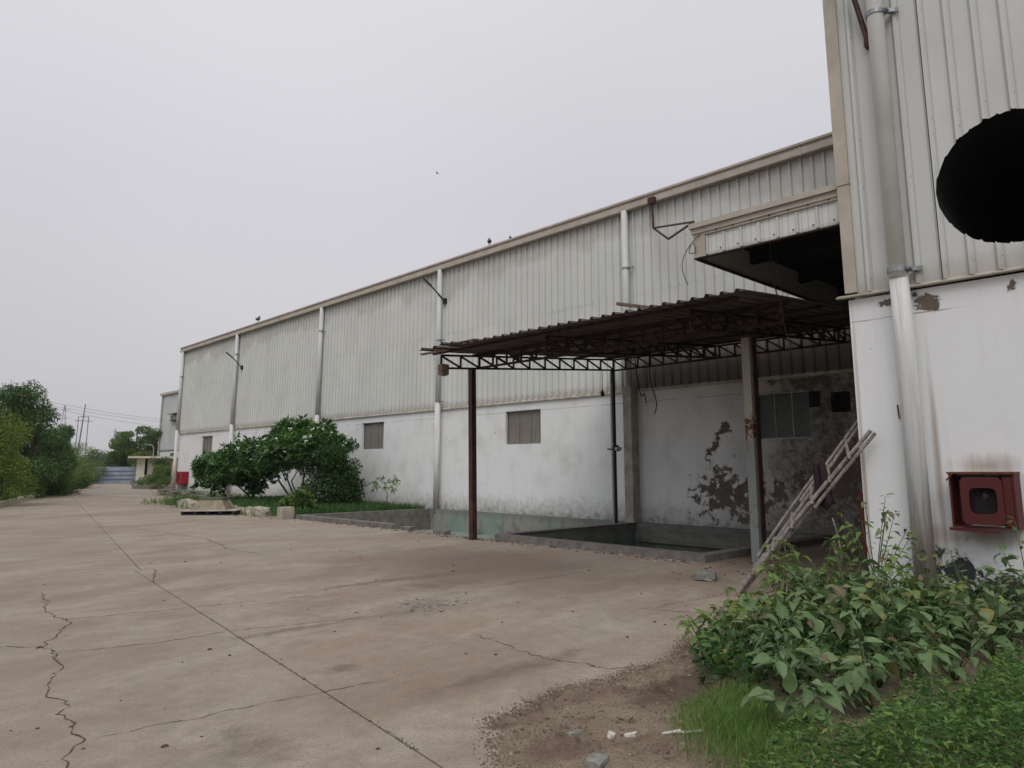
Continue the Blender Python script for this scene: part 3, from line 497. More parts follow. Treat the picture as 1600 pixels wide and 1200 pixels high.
def cable(name, pts, rad, mat, label, cat='cable'):
    P_ = [Vector(p) for p in pts]; Q = []
    for i in range(len(P_)-1):
        a, b, c, d = P_[max(i-1, 0)], P_[i], P_[i+1], P_[min(i+2, len(P_)-1)]
        for t in (0, .25, .5, .75): Q.append(.5*((2*b)+(c-a)*t+(2*a-5*b+4*c-d)*t*t+(3*b-a-3*c+d)*t**3))
    Q.append(P_[-1]); return tag(MB().tube(Q, rad, 5).build(name, mat, None, True), label, cat)
cable('hanging_cable', [(13.0, 9.35, 4.1), (13.0, 9.33, 3.5), (13.02, 9.2, 3.0), (13.0, 9.25, 2.75)], .012, 'cable', 'black cable hanging under the canopy in front of the dark cladding, left of the window')
cable('hanging_cable', [(13.2, 9.9, 4.15), (13.2, 9.8, 3.4), (13.2, 9.72, 3.2), (13.2, 9.65, 3.25), (13.2, 9.6, 3.02)], .012, 'cable', 'shorter kinked black cable hanging beside the longer one under the canopy')
cable('hanging_wire', [(10.3, 5.05, 5.15), (10.3, 5.05, 4.6), (10.3, 5.0, 4.3), (10.3, 4.93, 4.05), (10.3, 5.03, 3.85)], .009, 'wire', 'pale bent wire dangling below the entrance hood, thicker lower end')
cable('hanging_wire', [(10.32, 5.0, 5.15), (10.32, 4.95, 4.6), (10.32, 4.9, 4.25), (10.32, 4.94, 4.0), (10.32, 4.88, 3.6), (10.3, 4.8, 3.3)], .004, 'wire', 'thin wire dangling behind the pale bent one below the entrance hood')
cable('looped_wire', [(9.2, 5.62, 5.1), (9.2, 5.75, 5.0), (9.2, 5.82, 4.85), (9.2, 5.7, 4.83), (9.2, 5.74, 4.98), (9.2, 5.85, 4.9), (9.2, 5.95, 4.7), (9.2, 5.92, 4.5), (9.2, 5.86, 4.35)], .007, 'wire', 'tangled wire loop hanging at the left corner of the entrance hood')
# ---------------------------------------------------------------- brackets, lamps
def lamp(y, z, label, s_=1):
    t = thing('wall_lamp', (WX-.1, y, z), label, 'lamp', 'floodlight arms on the wall')
    MB().tube([(WX-.1, y, z), (WX-.55*s_, y+.28*s_, z+.55*s_)], .028, 8).build('arm', 'black', t); MB().box(WX-.14, y-.07, z-.1, WX-.03, y+.07, z+.1).build('bracket', 'black', t)
    a = Vector((WX-.55*s_, y+.28*s_, z+.55*s_)); b = a+Vector((-.28, .14, .26))*s_; h_ = MB().bar(a, b, .17, .06).build('lamp_head', 'black', t); MB().bar(a+Vector((-.03, .0, -.03)), b+Vector((-.03, 0, -.03)), .12, .02).build('lens', 'galv', h_); return t
lamp(39.2, 7.1, 'dark floodlight arm on the far drainpipe near the warehouse end'); lamp(20.95, 7.8, 'dark floodlight arm on the drainpipe left of the rusty canopy', 1.0)
t = thing('wall_lamp', (BX-.05, 2.97, 7.0), 'thick dark lamp arm beside the downpipe on the tall block', 'lamp', 'floodlight arms on the wall')
MB().tube([(BX-.1, 2.97, 6.98), (BX-.11, 3.0, 7.15), (BX-.2, 3.08, 7.7), (BX-.5, 3.2, 8.3)], .034, 10).build('arm', 'darkpost', t); MB().box(BX-.12, 2.92, 6.95, BX-.03, 3.02, 7.06).build('bracket', 'darkpost', t)
t = thing('steel_bracket', (WX-.3, 11.26, 8.9), 'dark triangular steel bracket hanging from the gutter beside the entrance hood', 'bracket')
A_, B_, C_, D_ = (16.02, 11.27, 9.0), (15.98, 11.22, 8.2), (15.3, 9.5, 7.78), (15.7, 10.55, 7.66)
for p, q in ((A_, B_), (B_, C_), (B_, D_), (D_, C_)): MB().bar(p, q, .045, .045).build('strut', 'darkpost', t)
box('mount', (15.96, 11.17, 8.94), (16.08, 11.38, 9.12), 'darkpost', t)
# ---------------------------------------------------------------- the sunken tank
tk = thing('water_tank', (13.6, 14, 0), 'empty sunken tank with green stained cement walls under and beside the canopy', 'tank')
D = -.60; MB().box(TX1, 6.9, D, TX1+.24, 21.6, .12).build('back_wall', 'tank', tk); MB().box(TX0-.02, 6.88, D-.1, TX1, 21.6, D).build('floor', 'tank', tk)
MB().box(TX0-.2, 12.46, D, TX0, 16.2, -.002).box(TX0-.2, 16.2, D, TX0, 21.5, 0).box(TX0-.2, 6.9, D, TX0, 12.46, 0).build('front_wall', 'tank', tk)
MB().box(TX0-.24, 16.25, 0, TX0+.04, 21.62, .12).build('curb', 'curb', tk); MB().box(TX0-.24, 6.85, 0, TX0+.04, 12.2, .13).build('curb', 'curb', tk)
MB().box(TX0+.04, 21.4, D, TX1, 21.66, .12).build('end_wall', 'curb', tk); MB().box(TX0+.04, 6.86, D, TX1, 7.1, .125).build('end_wall', 'curb', tk)
MB().box(TX0+.04, 12.18, D, TX1, 12.36, .1).build('divider_wall', 'tank', tk); MB().box(TX0+.0, 12.14, .1, TX1, 12.40, .125).build('divider_coping', 'curb', tk)
MB().box(TX1-.14, 7.1, -.35, TX1, 12.1, -.05).box(TX1-.07, 7.1, -.052, TX1, 12.1, .06).build('ledge', 'tank', tk)
for i, (y, l) in enumerate(((15.45, .42), (16.35, .3), (11.6, .2), (14.0, .45))):
    rough(MB().box(TX0-.22, y, .0, TX0-.04, y+l, .09), .012, i).build('coping_fragment', 'curb', tk)
# ---------------------------------------------------------------- hydrant cabinet, ladder
hc = thing('fire_hose_cabinet', (BX, 2.17, .96), 'open dark red fire hose cabinet with rusty top on the right block wall', 'cabinet')
X0, X1 = BX-.26, BX-.002
MB().box(X0, 1.87, .96, X1, 1.89, 1.53).box(X0, 2.46, .96, X1, 2.48, 1.53).box(X0, 1.89, .96, X1, 2.46, .98).box(X1-.02, 1.89, .98, X1, 2.46, 1.51).build('case', 'red', hc)
rough(MB().box(X0-.02, 1.86, 1.53, X1, 2.49, 1.55), .006).build('top', 'rusttop', hc); MB().bar((X0-.01, 2.05, .93), (X0-.03, 2.5, .945), .05, .03).build('bottom_lip', 'red', hc)
m = MB(); a, b, c_, d_ = (1.98, 2.36, 1.0, 1.50); N_ = 32   # door with a rounded window
def rr(t):
    cy, cz, hy, hz, rad = 2.16, 1.25, .125, .135, .035; q = 2*math.pi*t; x = math.cos(q); z = math.sin(q); k2 = (abs(x)**5+abs(z)**5)**(-1/5); return (cy+hy*x*k2, cz+hz*z*k2)
def rc(t):
    q = 2*math.pi*t; x = math.cos(q); z = math.sin(q); k2 = 1/max(abs(x), abs(z)); return ((a+b)/2+(b-a)/2*x*k2, (c_+d_)/2+(d_-c_)/2*z*k2)
dx = lambda y: X0-.012+(y-1.98)*-.13
inn = [rr((i+.5)/N_) for i in range(N_)]; outr = [rc((i+.5)/N_) for i in range(N_)]
for o_ in (0, .015):
    m.add([(dx(y)+o_, y, z) for y, z in inn]+[(dx(y)+o_, y, z) for y, z in outr], [(i, (i+1) % N_, (i+1) % N_+N_, i+N_) for i in range(N_)])
m.add([(dx(y)+o_, y, z) for o_ in (0, .015) for y, z in inn], [(i, (i+1) % N_, (i+1) % N_+N_, i+N_) for i in range(N_)]); m.build('door', 'red', hc)
MB().add([(dx(2.15)+.09, y, z) for y, z in [rr(i/16) for i in range(16)]], [tuple(range(16))]).build('door_glass', 'darkin', hc)
MB().box(X0+.0, 1.895, .99, X0+.02, 1.975, 1.5).build('frame_stile', 'red', hc); MB().tube([(X0+.1, 2.2, 1.02), (X0+.1, 2.19, 1.25), (X0+.04, 2.14, 1.32)], .035, 8).build('valve', 'rust', hc, True); box('paper', (X0+.0, 2.0, .985), (X0+.15, 2.3, .99), 'white', hc)
MB().tube([(X0-.02, 2.5, 1.46), (X0-.03, 2.42, 1.54)], .008, 5).build('hinge_rod', 'rusttop', hc)
# bamboo ladder
ld = thing('bamboo_ladder', (8.6, 4.8, 0), 'makeshift bamboo pole ladder leaning on the corner of the tall block', 'ladder')
def bamboo(a, b, r0, name='pole', seed=0, bow=.02):
    a = Vector(a); b = Vector(b); L_ = (b-a).length; r = random.Random(seed); pts = []; rd = []; n = max(2, int(L_/.27)); off = Vector((r.uniform(-1, 1), r.uniform(-1, 1), 0))*bow
    for i in range(n+1):
        t = i/n; p = a+(b-a)*t+off*math.sin(math.pi*t)
        for dt, k in ((-.012, 1), (0, 1.13), (.012, 1)):
            if 0 <= t+dt/L_ <= 1: pts.append(p+(b-a).normalized()*dt); rd.append(r0*k*(1-.15*t))
    return MB().tube(pts, rd, 9).build(name, 'bamboo', ld, True)
def lerp(a, b, t): return Vector(a)+(Vector(b)-Vector(a))*t
F1, T1 = (8.47, 4.86, .02), (9.05, 3.30, 2.04); F2, T2 = (8.80, 5.02, .02), (9.66, 3.56, 2.26)
bamboo(F1, T1, .029, seed=1); bamboo(lerp(F1, T1, 0)+Vector((.07, -.02, 0)), lerp(F1, T1, .62)+Vector((.06, -.03, -.02)), .024, seed=2); bamboo(lerp(F1, T1, .55)+Vector((.03, -.05, -.02)), lerp(F1, T1, .985)+Vector((.02, -.07, 0)), .025, seed=3)
bamboo(F2, T2, .026, seed=4); bamboo(lerp(F2, T2, .18)+Vector((.03, .07, .02)), lerp(F2, T2, .66)+Vector((.02, .09, .04)), .022, seed=5); bamboo(lerp(F2, T2, .5)+Vector((.03, .04, .02)), lerp(F2, T2, 1)+Vector((.03, .05, .03)), .024, seed=6)
for i, t in enumerate((.13, .28, .42, .57, .70, .84)):
    a = lerp(F1, T1, t); b = lerp(F2, T2, t); d = (b-a).normalized(); q = bamboo(a-d*.15+Vector((0, 0, .035)), b+d*.13+Vector((0, 0, .035)), .021, 'rung', 20+i, 0)
    MB().tube([a+Vector((.03, 0, -.03)), a+Vector((-.03, .02, .03)), a+Vector((.04, -.03, .05)), a+Vector((.02, .03, -.02))], .012, 5).build('lashing', 'cloth', q)
# cloth on the ladder
g0 = lerp(F1, T1, .68); vs = []; nx, nz_ = 9, 12
cloth = MB(); r = random.Random(4)
for j in range(nz_+1):
    for i in range(nx+1):
        u = i/nx; v = j/nz_; wv = .5+.5*v; vs.append((g0.x+.02+.03*math.sin(u*14+v*2), g0.y+.20-(u)*.26*wv-.03, g0.z+.24-.52*v+.02*math.sin(u*9)+.05*u-.04*r.random()*(j == nz_)))
cloth.add(vs, [(j*(nx+1)+i, j*(nx+1)+i+1, (j+1)*(nx+1)+i+1, (j+1)*(nx+1)+i) for j in range(nz_) for i in range(nx)])
o = tag(cloth.build('cloth', 'cloth', None, True), 'dark maroon cloth draped over the bamboo ladder', 'cloth'); o.modifiers.new('t', 'SOLIDIFY').thickness = .012
cable('hanging_strap', [(g0.x+.05, g0.y-.02, g0.z-.4), (g0.x+.05, g0.y-.08, g0.z-.65), (g0.x+.05, g0.y-.1, g0.z-.95)], .009, 'bamboo', 'pale strap trailing down below the maroon cloth on the ladder', 'strap')
# red door leaf at the block's edge
t = thing('red_door', (BX+.25, 3.55, 0), 'dark red steel door leaf folded back beside the corner of the tall block', 'door')
MB().box(BX+.03, 3.52, 0, BX+.5, 3.56, 1.3).build('leaf', 'red', t); MB().box(BX+.06, 3.561, .1, BX+.46, 3.575, .7).box(BX+.06, 3.561, .8, BX+.46, 3.575, 1.22).build('panel', 'red', t)
# tap on the rear canopy post
t = thing('valve', (15.55, 12.45, 1.95), 'small dark valve clamped to the rear canopy post', 'valve'); MB().tube([(15.5, 12.62, 2.1), (15.5, 12.3, 2.08)], .02, 8).build('pipe', 'black', t); MB().tube([(15.5, 12.28, 2.03), (15.5, 12.28, 2.2)], .04, 8).build('handle', 'black', t); MB().tube([(15.44, 12.28, 2.1), (15.6, 12.24, 2.1)], .05, 8).build('body', 'casing', t)
t = thing('hanging_bulb', (15.3, 12.6, 3.6), 'dark bulb holder hanging from the truss near the rear post', 'bulb'); MB().tube([(15.3, 12.6, 4.25), (15.3, 12.6, 3.68)], .01, 5).build('cord', 'cable', t); MB().tube([(15.3, 12.6, 3.70), (15.3, 12.6, 3.64), (15.3, 12.6, 3.57), (15.3, 12.6, 3.53)], [.03, .055, .06, .03], 10).build('holder', 'black', t)
# ---------------------------------------------------------------- planting bed, stones, rubble
bed = MB(); nx, ny = 24, 40; vs = []
for j in range(ny+1):
    for i in range(nx+1):
        x = 11.15+i/nx*5.15; y = 21.68+j/ny*12.8; vs.append((x, y, -.02+.12*min(1, i/2, j/2, (ny-j)/2)+.05*math.sin(x*2.1+y)+random.uniform(-.02, .02)))
bed.add(vs, [(j*(nx+1)+i, j*(nx+1)+i+1, (j+1)*(nx+1)+i+1, (j+1)*(nx+1)+i) for j in range(ny) for i in range(nx)]); bed.build('planting_bed', 'earth', kind='structure')
SP = [(11.25, 32.35, .5), (11.1, 31.6, .4), (10.98, 30.9, .42), (10.9, 30.2, .45), (10.88, 29.4, .45), (10.85, 28.6, .42), (10.83, 27.8, .45), (10.8, 27.0, .4), (10.78, 26.3, .42), (10.74, 25.6, .4), (10.7, 24.95, .45), (10.66, 24.2, .42), (10.66, 23.5, .42)]
desc = ['chunky', 'tilted', 'low', 'squared', 'cracked']
for i, (x, y, s_) in enumerate(SP):
    me = rock_mesh('border_stone', i, .34*random.uniform(.85, 1.15), s_*1.35, .30*random.uniform(.8, 1.15)); o = link('border_stone', me, None, 'stone'); o.location = (x+.05, y, -.01); o.rotation_euler = (random.uniform(-.12, .12), random.uniform(-.1, .1), random.uniform(-.2, .2))
    tag(o, ('farthest', 'second farthest', 'third farthest', 'fourth farthest', 'fifth farthest', 'sixth farthest', 'middle', 'sixth nearest', 'fifth nearest', 'fourth nearest', 'third nearest', 'second nearest', 'nearest')[i]+' '+desc[i % 5]+' pale block in the stone row edging the planting bed', 'stone', 'stones edging the planting bed')
o = link('border_stone', rock_mesh('border_stone', 77, .42, .42, .40, 2, .05), None, 'stone'); o.location = (10.7, 21.75, 0); tag(o, 'largest squared pale stone at the tank corner, right end of the stone row', 'stone', 'stones edging the planting bed')
for i, (x, y, s_) in enumerate([(14.9, 45.5, .9), (15.2, 44.2, .8), (14.3, 43.0, .7), (14.7, 41.2, .8), (14.9, 39.4, .7), (14.2, 37.8, .8), (13.4, 36.3, .7), (14.9, 36.0, .7), (13.2, 35.0, .6)]):
    o = link('rubble_stone', rock_mesh('rubble_stone', 30+i, s_*.75, s_*.85, s_*.4, 3, .25), None, 'curb'); o.location = (x, y, 0); o.rotation_euler = (0, 0, i*1.3); tag(o, ('first', 'second', 'third', 'fourth', 'fifth', 'sixth', 'seventh', 'eighth', 'ninth')[i]+' rubble lump along the white wall, counted from the red box towards the trees', 'stone', 'rubble along the white wall')
o = link('concrete_lump', rock_mesh('concrete_lump', 5, .5, .32, .12, 2, .07), None, 'rubble'); o.location = (9.42, 5.9, 0); o.rotation_euler = (.03, .05, .5); tag(o, 'flat broken concrete slab piece lying left of the bamboo ladder foot', 'concrete block')
# flat steel frame with hopper
t = thing('steel_hopper', (10.0, 25.9, 0), 'tapered metal hopper standing on a low black slatted frame on the concrete', 'hopper')
fr = MB(); c = Vector((10.05, 25.7, 0)); u = Vector((.62, -.78, 0)); v = Vector((.78, .62, 0))   # along image right / away
def Q(a, b, z): return c+Vector((.72, -.69, 0))*a*.72+Vector((.69, .72, 0))*b*.8+Vector((0, 0, z*.85))
fr.add([Q(-1.25, -.75, .0), Q(1.25, -.75, .0), Q(1.25, .75, .0), Q(-1.25, .75, .0), Q(-1.25, -.75, .05), Q(1.25, -.75, .05), Q(1.25, .75, .05), Q(-1.25, .75, .05)], [(0, 1, 5, 4), (1, 2, 6, 5), (2, 3, 7, 6), (3, 0, 4, 7), (4, 5, 6, 7)]); fr.build('lower_frame', 'black', t)
fr = MB(); fr.add([Q(-1.35, -.8, .14), Q(1.35, -.8, .17), Q(1.35, .8, .17), Q(-1.35, .8, .14), Q(-1.35, -.8, .18), Q(1.35, -.8, .21), Q(1.35, .8, .21), Q(-1.35, .8, .18)], [(0, 1, 5, 4), (1, 2, 6, 5), (2, 3, 7, 6), (3, 0, 4, 7), (4, 5, 6, 7), (3, 2, 1, 0)]); fr.build('upper_plate', 'casing', t)
for a in (-1.2, -.6, 0, .6, 1.2): MB().bar(Q(a, -.8, .1), Q(a, .8, .1), .08, .09).build('slat', 'black', t)
h_ = MB(); h_.add([Q(-.95, -.6, .19), Q(.75, -.6, .2), Q(.75, .6, .2), Q(-.95, .6, .19), Q(-.6, -.35, .62), Q(.45, -.35, .62), Q(.45, .35, .62), Q(-.6, .35, .62)], [(0, 1, 5, 4), (1, 2, 6, 5), (2, 3, 7, 6), (3, 0, 4, 7), (4, 5, 6, 7)]); h_.build('hopper_body', 'hopper', t)
MB().bar(Q(-.64, -.36, .64), Q(.49, -.36, .64), .06, .06).bar(Q(-.64, .36, .64), Q(.49, .36, .64), .06, .06).bar(Q(-.62, -.33, .641), Q(-.62, .33, .641), .06, .06).bar(Q(.47, -.33, .641), Q(.47, .33, .641), .06, .06).build('rim', 'greenrim', t)
# kerb on the left of the road
kb = thing('road_kerb', (5, 34, 0), 'row of pale worn kerbstones along the left edge of the road', 'kerb'); y = 24.0; i = 0
while y < 84:
    l = .95; a = Vector((KX(y)-.28, y, 0)); d = Vector((.287, .958, 0)); b = a+d*l
    rough(MB().bar(a+Vector((0, 0, .1)), b+Vector((0, 0, .1)), .3, .24), .02, i).build('kerbstone', 'stone', kb); y += 1.0*.958; i += 1
# ---------------------------------------------------------------- far: second warehouse, gatehouse, gate
FX = 31.8; fw = thing('far_warehouse', (FX, 90, 0), 'taller grey warehouse far behind the end of the long one', 'warehouse')
wall_with_holes(FX, FX+.3, 84, 101.5, -.1, 3.72, [(95.6, 97.3, 2.2, 3.4)]).build('wall', 'plaster_block', fw); window(fw, 95.6, 97.3, 2.2, 3.4, FX)
me = sheet_mesh(1.12, 7.3).mesh('cladding_sheet'); me.materials.append(M['clad_far'])
for i in range(15): o = link('cladding_sheet', me, fw); o.location = Vector((FX-.03, 84.6+i*1.12, 3.75))-ORG[fw.name]
box('wall_core', (FX+.01, 84, 3.72), (FX+.3, 101.5, 11.1), 'darkin', fw); box('eave', (FX-.3, 84, 11.0), (FX+.3, 101.9, 11.3), 'tan', fw); MB().box(FX+.31, 101.3, -.1, FX+20, 101.5, 11).build('end_wall', 'clad_far', fw)
MB().tube([(FX-.15, 101.2, 0), (FX-.15, 101.2, 11)], .12, 8).build('downpipe', 'casing', fw); box('flashing', (FX-.08, 84, 3.69), (FX-.001, 101.5, 3.74), 'rust', fw)
sf = thing('vent_hood', (FX, 95.3, 7.6), 'small framed vent with sloping hood on the far warehouse cladding', 'vent'); MB().box(FX-.5, 94.2, 7.4, FX-.06, 96.6, 8.1).build('box', 'darkin', sf); MB().bar((FX-.4, 93.9, 8.35), (FX-.4, 97.0, 8.3), .9, .1).build('hood', 'tan', sf)
for k_ in range(5): MB().box(FX-.53, 94.3+k_*.5, 7.5, FX-.505, 94.45+k_*.5, 8.1).build('bar', 'cream', sf)
gh = thing('gatehouse', (23, 79, 0), 'small cream gatehouse with an overhanging flat roof beside the blue gate', 'gatehouse')
def IM(d, lat, z=0):      # depth along the road view, lateral to the right of the line from the camera to the gate
    a = math.atan2(22.9, 81.5); return (math.sin(a)*d+math.cos(a)*lat, math.cos(a)*d-math.sin(a)*lat, z)
def ibox(name, d0, l0, z0, d1, l1, z1, mat, parent, label=None, cat=None):
    m = MB(); m.add([IM(d, l, z) for d in (d0, d1) for l in (l0, l1) for z in (z0, z1)], [(0, 1, 3, 2), (4, 6, 7, 5), (0, 4, 5, 1), (2, 3, 7, 6), (0, 2, 6, 4), (1, 5, 7, 3)]); return m.build(name, mat, parent)
ibox('wall', 80, .55, 0, 83, 1.25, 2.5, 'cream', gh); ibox('wall', 80.5, 1.5, 0, 83, 2.35, 2.5, 'cream', gh); ibox('window', 80.7, 1.25, .9, 82.8, 1.5, 2.5, 'darkin', gh); ibox('sill_wall', 80.6, 1.251, 0, 82.9, 1.499, .9, 'cream', gh); ibox('doorway', 81.5, 2.35, 0, 83, 3.9, 2.5, 'casing', gh); ibox('wall', 81.4, 3.9, 0, 83, 4.3, 2.5, 'cream', gh); ibox('roof', 79.3, -.25, 2.5, 84, 5.1, 2.68, 'cream', gh)
gt = thing('blue_gate', (21, 83, 0), 'pale blue sheet metal double gate closing the end of the road', 'gate')
for j in range(4):
    for i in range(2): ibox('panel', 84.0+.002*i, -5.4+i*2.95, .04+j*.41, 84.04, -2.48+i*2.95, .43+j*.41, 'gate', gt)
for l in (-5.45, -2.46, .5): ibox('stile', 83.9, l-.05, 0, 84.1, l+.05, 1.72, 'gate', gt)
for j in range(1, 4): ibox('rail', 83.93, -5.4, .018+j*.41, 83.99, .45, .045+j*.41, 'mast', gt)
ibox('sign_patch', 83.9, -4.3, 1.32, 83.93, -3.55, 1.62, 'gatedark', gt); ibox('sign_patch', 83.9, -5.2, 1.34, 83.93, -4.65, 1.6, 'gatedark', gt)
lp = thing('street_lamp', IM(79.5, 1.9), 'thin curved lamp pole rising above the gatehouse roof', 'lamp'); MB().tube([IM(84.2, 2.0, 0), IM(84.2, 2.0, 3.6), IM(84.2, 1.8, 3.9), IM(84.2, 1.5, 3.95)], .03, 6).build('pole', 'cream', lp); MB().tube([IM(84.2, 1.5, 3.95), IM(84.2, 1.1, 3.93)], .06, 6).build('lamp_head', 'mast', lp)
yf = thing('tube_barrier', (20.4, 59.5, 0), 'yellow painted tube frame standing among shrubs by the far planter', 'frame')
for p, q in (((19.9, 60, 0), (19.9, 60, 2.0)), ((20.9, 59.0, 0), (20.9, 59.0, 2.0)), ((19.9, 60, 2.0), (20.9, 59.0, 2.0))): MB().bar(p, q, .1).build('tube', 'yellow', yf)
t = thing('far_planter', (19, 60, 0), 'low grey curbed planter beyond the corner of the long warehouse', 'planter'); MB().bar((17.4, 60.5, .12), (19.6, 54.3, .12), .25, .24).build('curb', 'curb', t); MB().bar((17.4, 60.5, .12), (19.2, 66, .12), .25, .24).build('curb', 'curb', t)
fb = thing('fire_hose_cabinet', (WX-.2, 46.3, .5), 'small bright red box on a grey plinth at the far end of the white wall', 'cabinet'); MB().box(WX-.4, 46.3, .6, WX-.01, 47.3, 1.35).build('case', 'redbright', fb); MB().box(WX-.42, 46.9, .75, WX-.401, 47.1, 1.2).build('glass', 'darkin', fb); MB().box(WX-.35, 46.5, 0, WX-.02, 47.2, .6).build('plinth', 'curb', fb)
# far power lines
def lattice(name, x, y, h, wd, label, arms):
    t = thing(name, (x, y, 0), label, 'pylon')
    for sx_ in (-1, 1):
        for sy_ in (-1, 1): MB().bar((x+sx_*wd, y+sy_*wd, 0), (x+sx_*.25, y+sy_*.25, h), .14).build('leg', 'mast', t)
    m = MB(); n = 8
    for i in range(n):
        a, b = i/n, (i+1)/n; wa, wb = wd*(1-a)+.25*a, wd*(1-b)+.25*b
        m.bar((x-wa, y-wa, a*h), (x+wb, y+wb, b*h), .12); m.bar((x+wa, y+wa, a*h), (x-wb, y-wb, b*h), .12)
    m.build('bracing', 'mast', t)
    for z, l in arms: MB().bar((x-l*.7, y+l*.7, z), (x+l*.7, y-l*.7, z), .18).build('cross_arm', 'mast', t)
    return t
def at(px, Y, z=0):                 # ground point at world row Y seen in image column px
    d = [0]*3; F = Vector((math.sin(YAW)*math.cos(PITCH), math.cos(YAW)*math.cos(PITCH), math.sin(PITCH))); R = Vector((math.cos(YAW), -math.sin(YAW), 0)); U = R.cross(F); v_ = F+R*(px-CX)/FPX-U*(730-CY)/FPX; k_ = Y/v_.y; return (v_.x*k_, Y, z)
x, y, _ = at(124, 260); tm = thing('radio_mast', (x, y, 0), 'slender tall mast leaning slightly above the shrubs', 'mast'); MB().tube([(x-1, y+1, 0), (x, y, 21.5)], [.3, .15], 6).build('mast', 'mast', tm)
x, y, _ = at(130, 250); tm = thing('utility_pole', (x, y, 0), 'double pole power structure with cross arm right of the tall mast', 'pole'); 
for px in (115, 131): q = at(px, 250); MB().bar(q, (q[0], q[1], 17), .2).build('pole', 'mast', tm)
q = at(110, 250); q2 = at(137, 250); MB().bar((q[0], q[1], 15.6), (q2[0], q2[1], 15.6), .18).build('cross_arm', 'mast', tm); q = at(117, 250); q2 = at(131, 250); MB().bar((q[0], q[1], 16.9), (q2[0], q2[1], 16.9), .18).build('cross_arm', 'mast', tm)
for px, Y, h in ((92, 520, 40), (175, 640, 32)): x, y, _ = at(px, Y); lattice('pylon', x, y, h, 3.5, 'faint lattice pylon on the horizon %s' % ('left of the tall mast' if px < 100 else 'left of the tree behind the gate'), ((h*.8, 5), (h*.93, 4)))
tm = thing('utility_pole', at(218, 130), 'pair of poles with a top bar rising behind the spreading tree', 'pole')
for px in (210, 228): q = at(px, 130); MB().bar(q, (q[0], q[1], 8.3), .22).build('pole', 'mast', tm)
q, q2 = at(209, 130), at(229, 130); MB().bar((q[0], q[1], 8.2), (q2[0], q2[1], 8.2), .2).build('cross_arm', 'mast', tm)
for k_, (z0, z1) in enumerate(((25.5, 21.5), (24.3, 20.6), (23.6, 18.0))):
    a, b = Vector(at(40, 300)), Vector(at(300, 330)); a.z = z0; b.z = z1; pts = [a+(b-a)*i/12-Vector((0, 0, 1.2*math.sin(math.pi*i/12))) for i in range(13)]
    tag(MB().tube(pts, .05, 4).build('power_line', 'mast'), ['highest', 'middle', 'lowest'][k_]+' thin overhead wire crossing the sky above the gate', 'wire', 'overhead wires')
# ---------------------------------------------------------------- foliage
def leaves_mesh(name, C, Nn, L, W, mat, fold=.25):      # C centres (n,3), Nn leaf axis (n,3), lengths, widths
    n = len(C); A = Nn/np.linalg.norm(Nn, axis=1, keepdims=True); R = RNG.normal(size=(n, 3)); S_ = np.cross(A, R); S_ /= np.linalg.norm(S_, axis=1, keepdims=True)+1e-9; T = np.cross(S_, A); T[T[:, 2] < 0] *= -1
    L = L[:, None]; W = W[:, None]; p0 = C; p1 = C+A*L*.45+S_*W*.5+T*W*fold*.4; p2 = C+A*L-T*L*.12; p3 = C+A*L*.45-S_*W*.5+T*W*fold*.4; p4 = C+A*L*.5
    V = np.stack([p0, p1, p2, p3, p4], 1).reshape(-1, 3); i = (np.arange(n)*5)[:, None]; F = np.concatenate([i+[0, 1, 4], i+[1, 2, 4], i+[0, 4, 3], i+[4, 2, 3]], 1).reshape(-1, 3)
    me = bpy.data.meshes.new(name); me.vertices.add(len(V)); me.vertices.foreach_set('co', V.ravel()); me.loops.add(F.size); me.loops.foreach_set('vertex_index', F.ravel().astype(np.int32))
    me.polygons.add(len(F)); me.polygons.foreach_set('loop_start', np.arange(0, F.size, 3, dtype=np.int32)); me.polygons.foreach_set('loop_total', np.full(len(F), 3, dtype=np.int32)); me.update(calc_edges=True); me.materials.append(M[mat]); return me
def clumps(cs, n):       # cs: (x,y,z,r[,flat]) ; points biased to the clump's shell
    w_ = np.array([c[3]**2 for c in cs]); idx = RNG.choice(len(cs), n, p=w_/w_.sum()); d = RNG.normal(size=(n, 3)); d /= np.linalg.norm(d, axis=1, keepdims=True)
    rr_ = RNG.random(n)**.38; r_ = np.array([c[3] for c in cs])[idx]; fl = np.array([c[4] if len(c) > 4 else 1 for c in cs])[idx]; C = np.array([c[:3] for c in cs])[idx]
    off = d*(rr_*r_)[:, None]; off[:, 2] *= fl; return C+off, d
def plant(name, base, label, cat, mat, cs, n, leaf, wid, droop=0, trunk=.08, group=None, twigs=True, bark='bark', crown='crown'):
    base = Vector(base); t = thing(name, base, label, cat, group); P_, d = clumps(cs, n); axis = d*.7+RNG.normal(size=(n, 3))*.6; axis[:, 2] += .25-droop
    L_ = leaf*RNG.uniform(.6, 1.25, n); me = leaves_mesh(crown, P_, axis, L_, L_*wid, mat); o = link(crown, me, t)
    m = MB(); top = max(c[2] for c in cs)
    mainp = Vector((base.x+(cs[0][0])*.4, base.y+cs[0][1]*.4, base.z+.35*top)); m.tube([base, (base+mainp)/2+Vector((trunk, 0, 0)), mainp], [trunk, trunk*.85, trunk*.7], 8)
    if twigs:
        for c in cs[:26]:
            e_ = base+Vector(c[:3])-Vector((0, 0, 0)); mm = (mainp+e_)/2+Vector((random.uniform(-.15, .15), random.uniform(-.15, .15), -.1)); m.tube([mainp-Vector((0, 0, .1)), mm, e_], [trunk*.5, trunk*.32, trunk*.12], 5)
    o2 = m.build('trunk', bark, t, True); return t
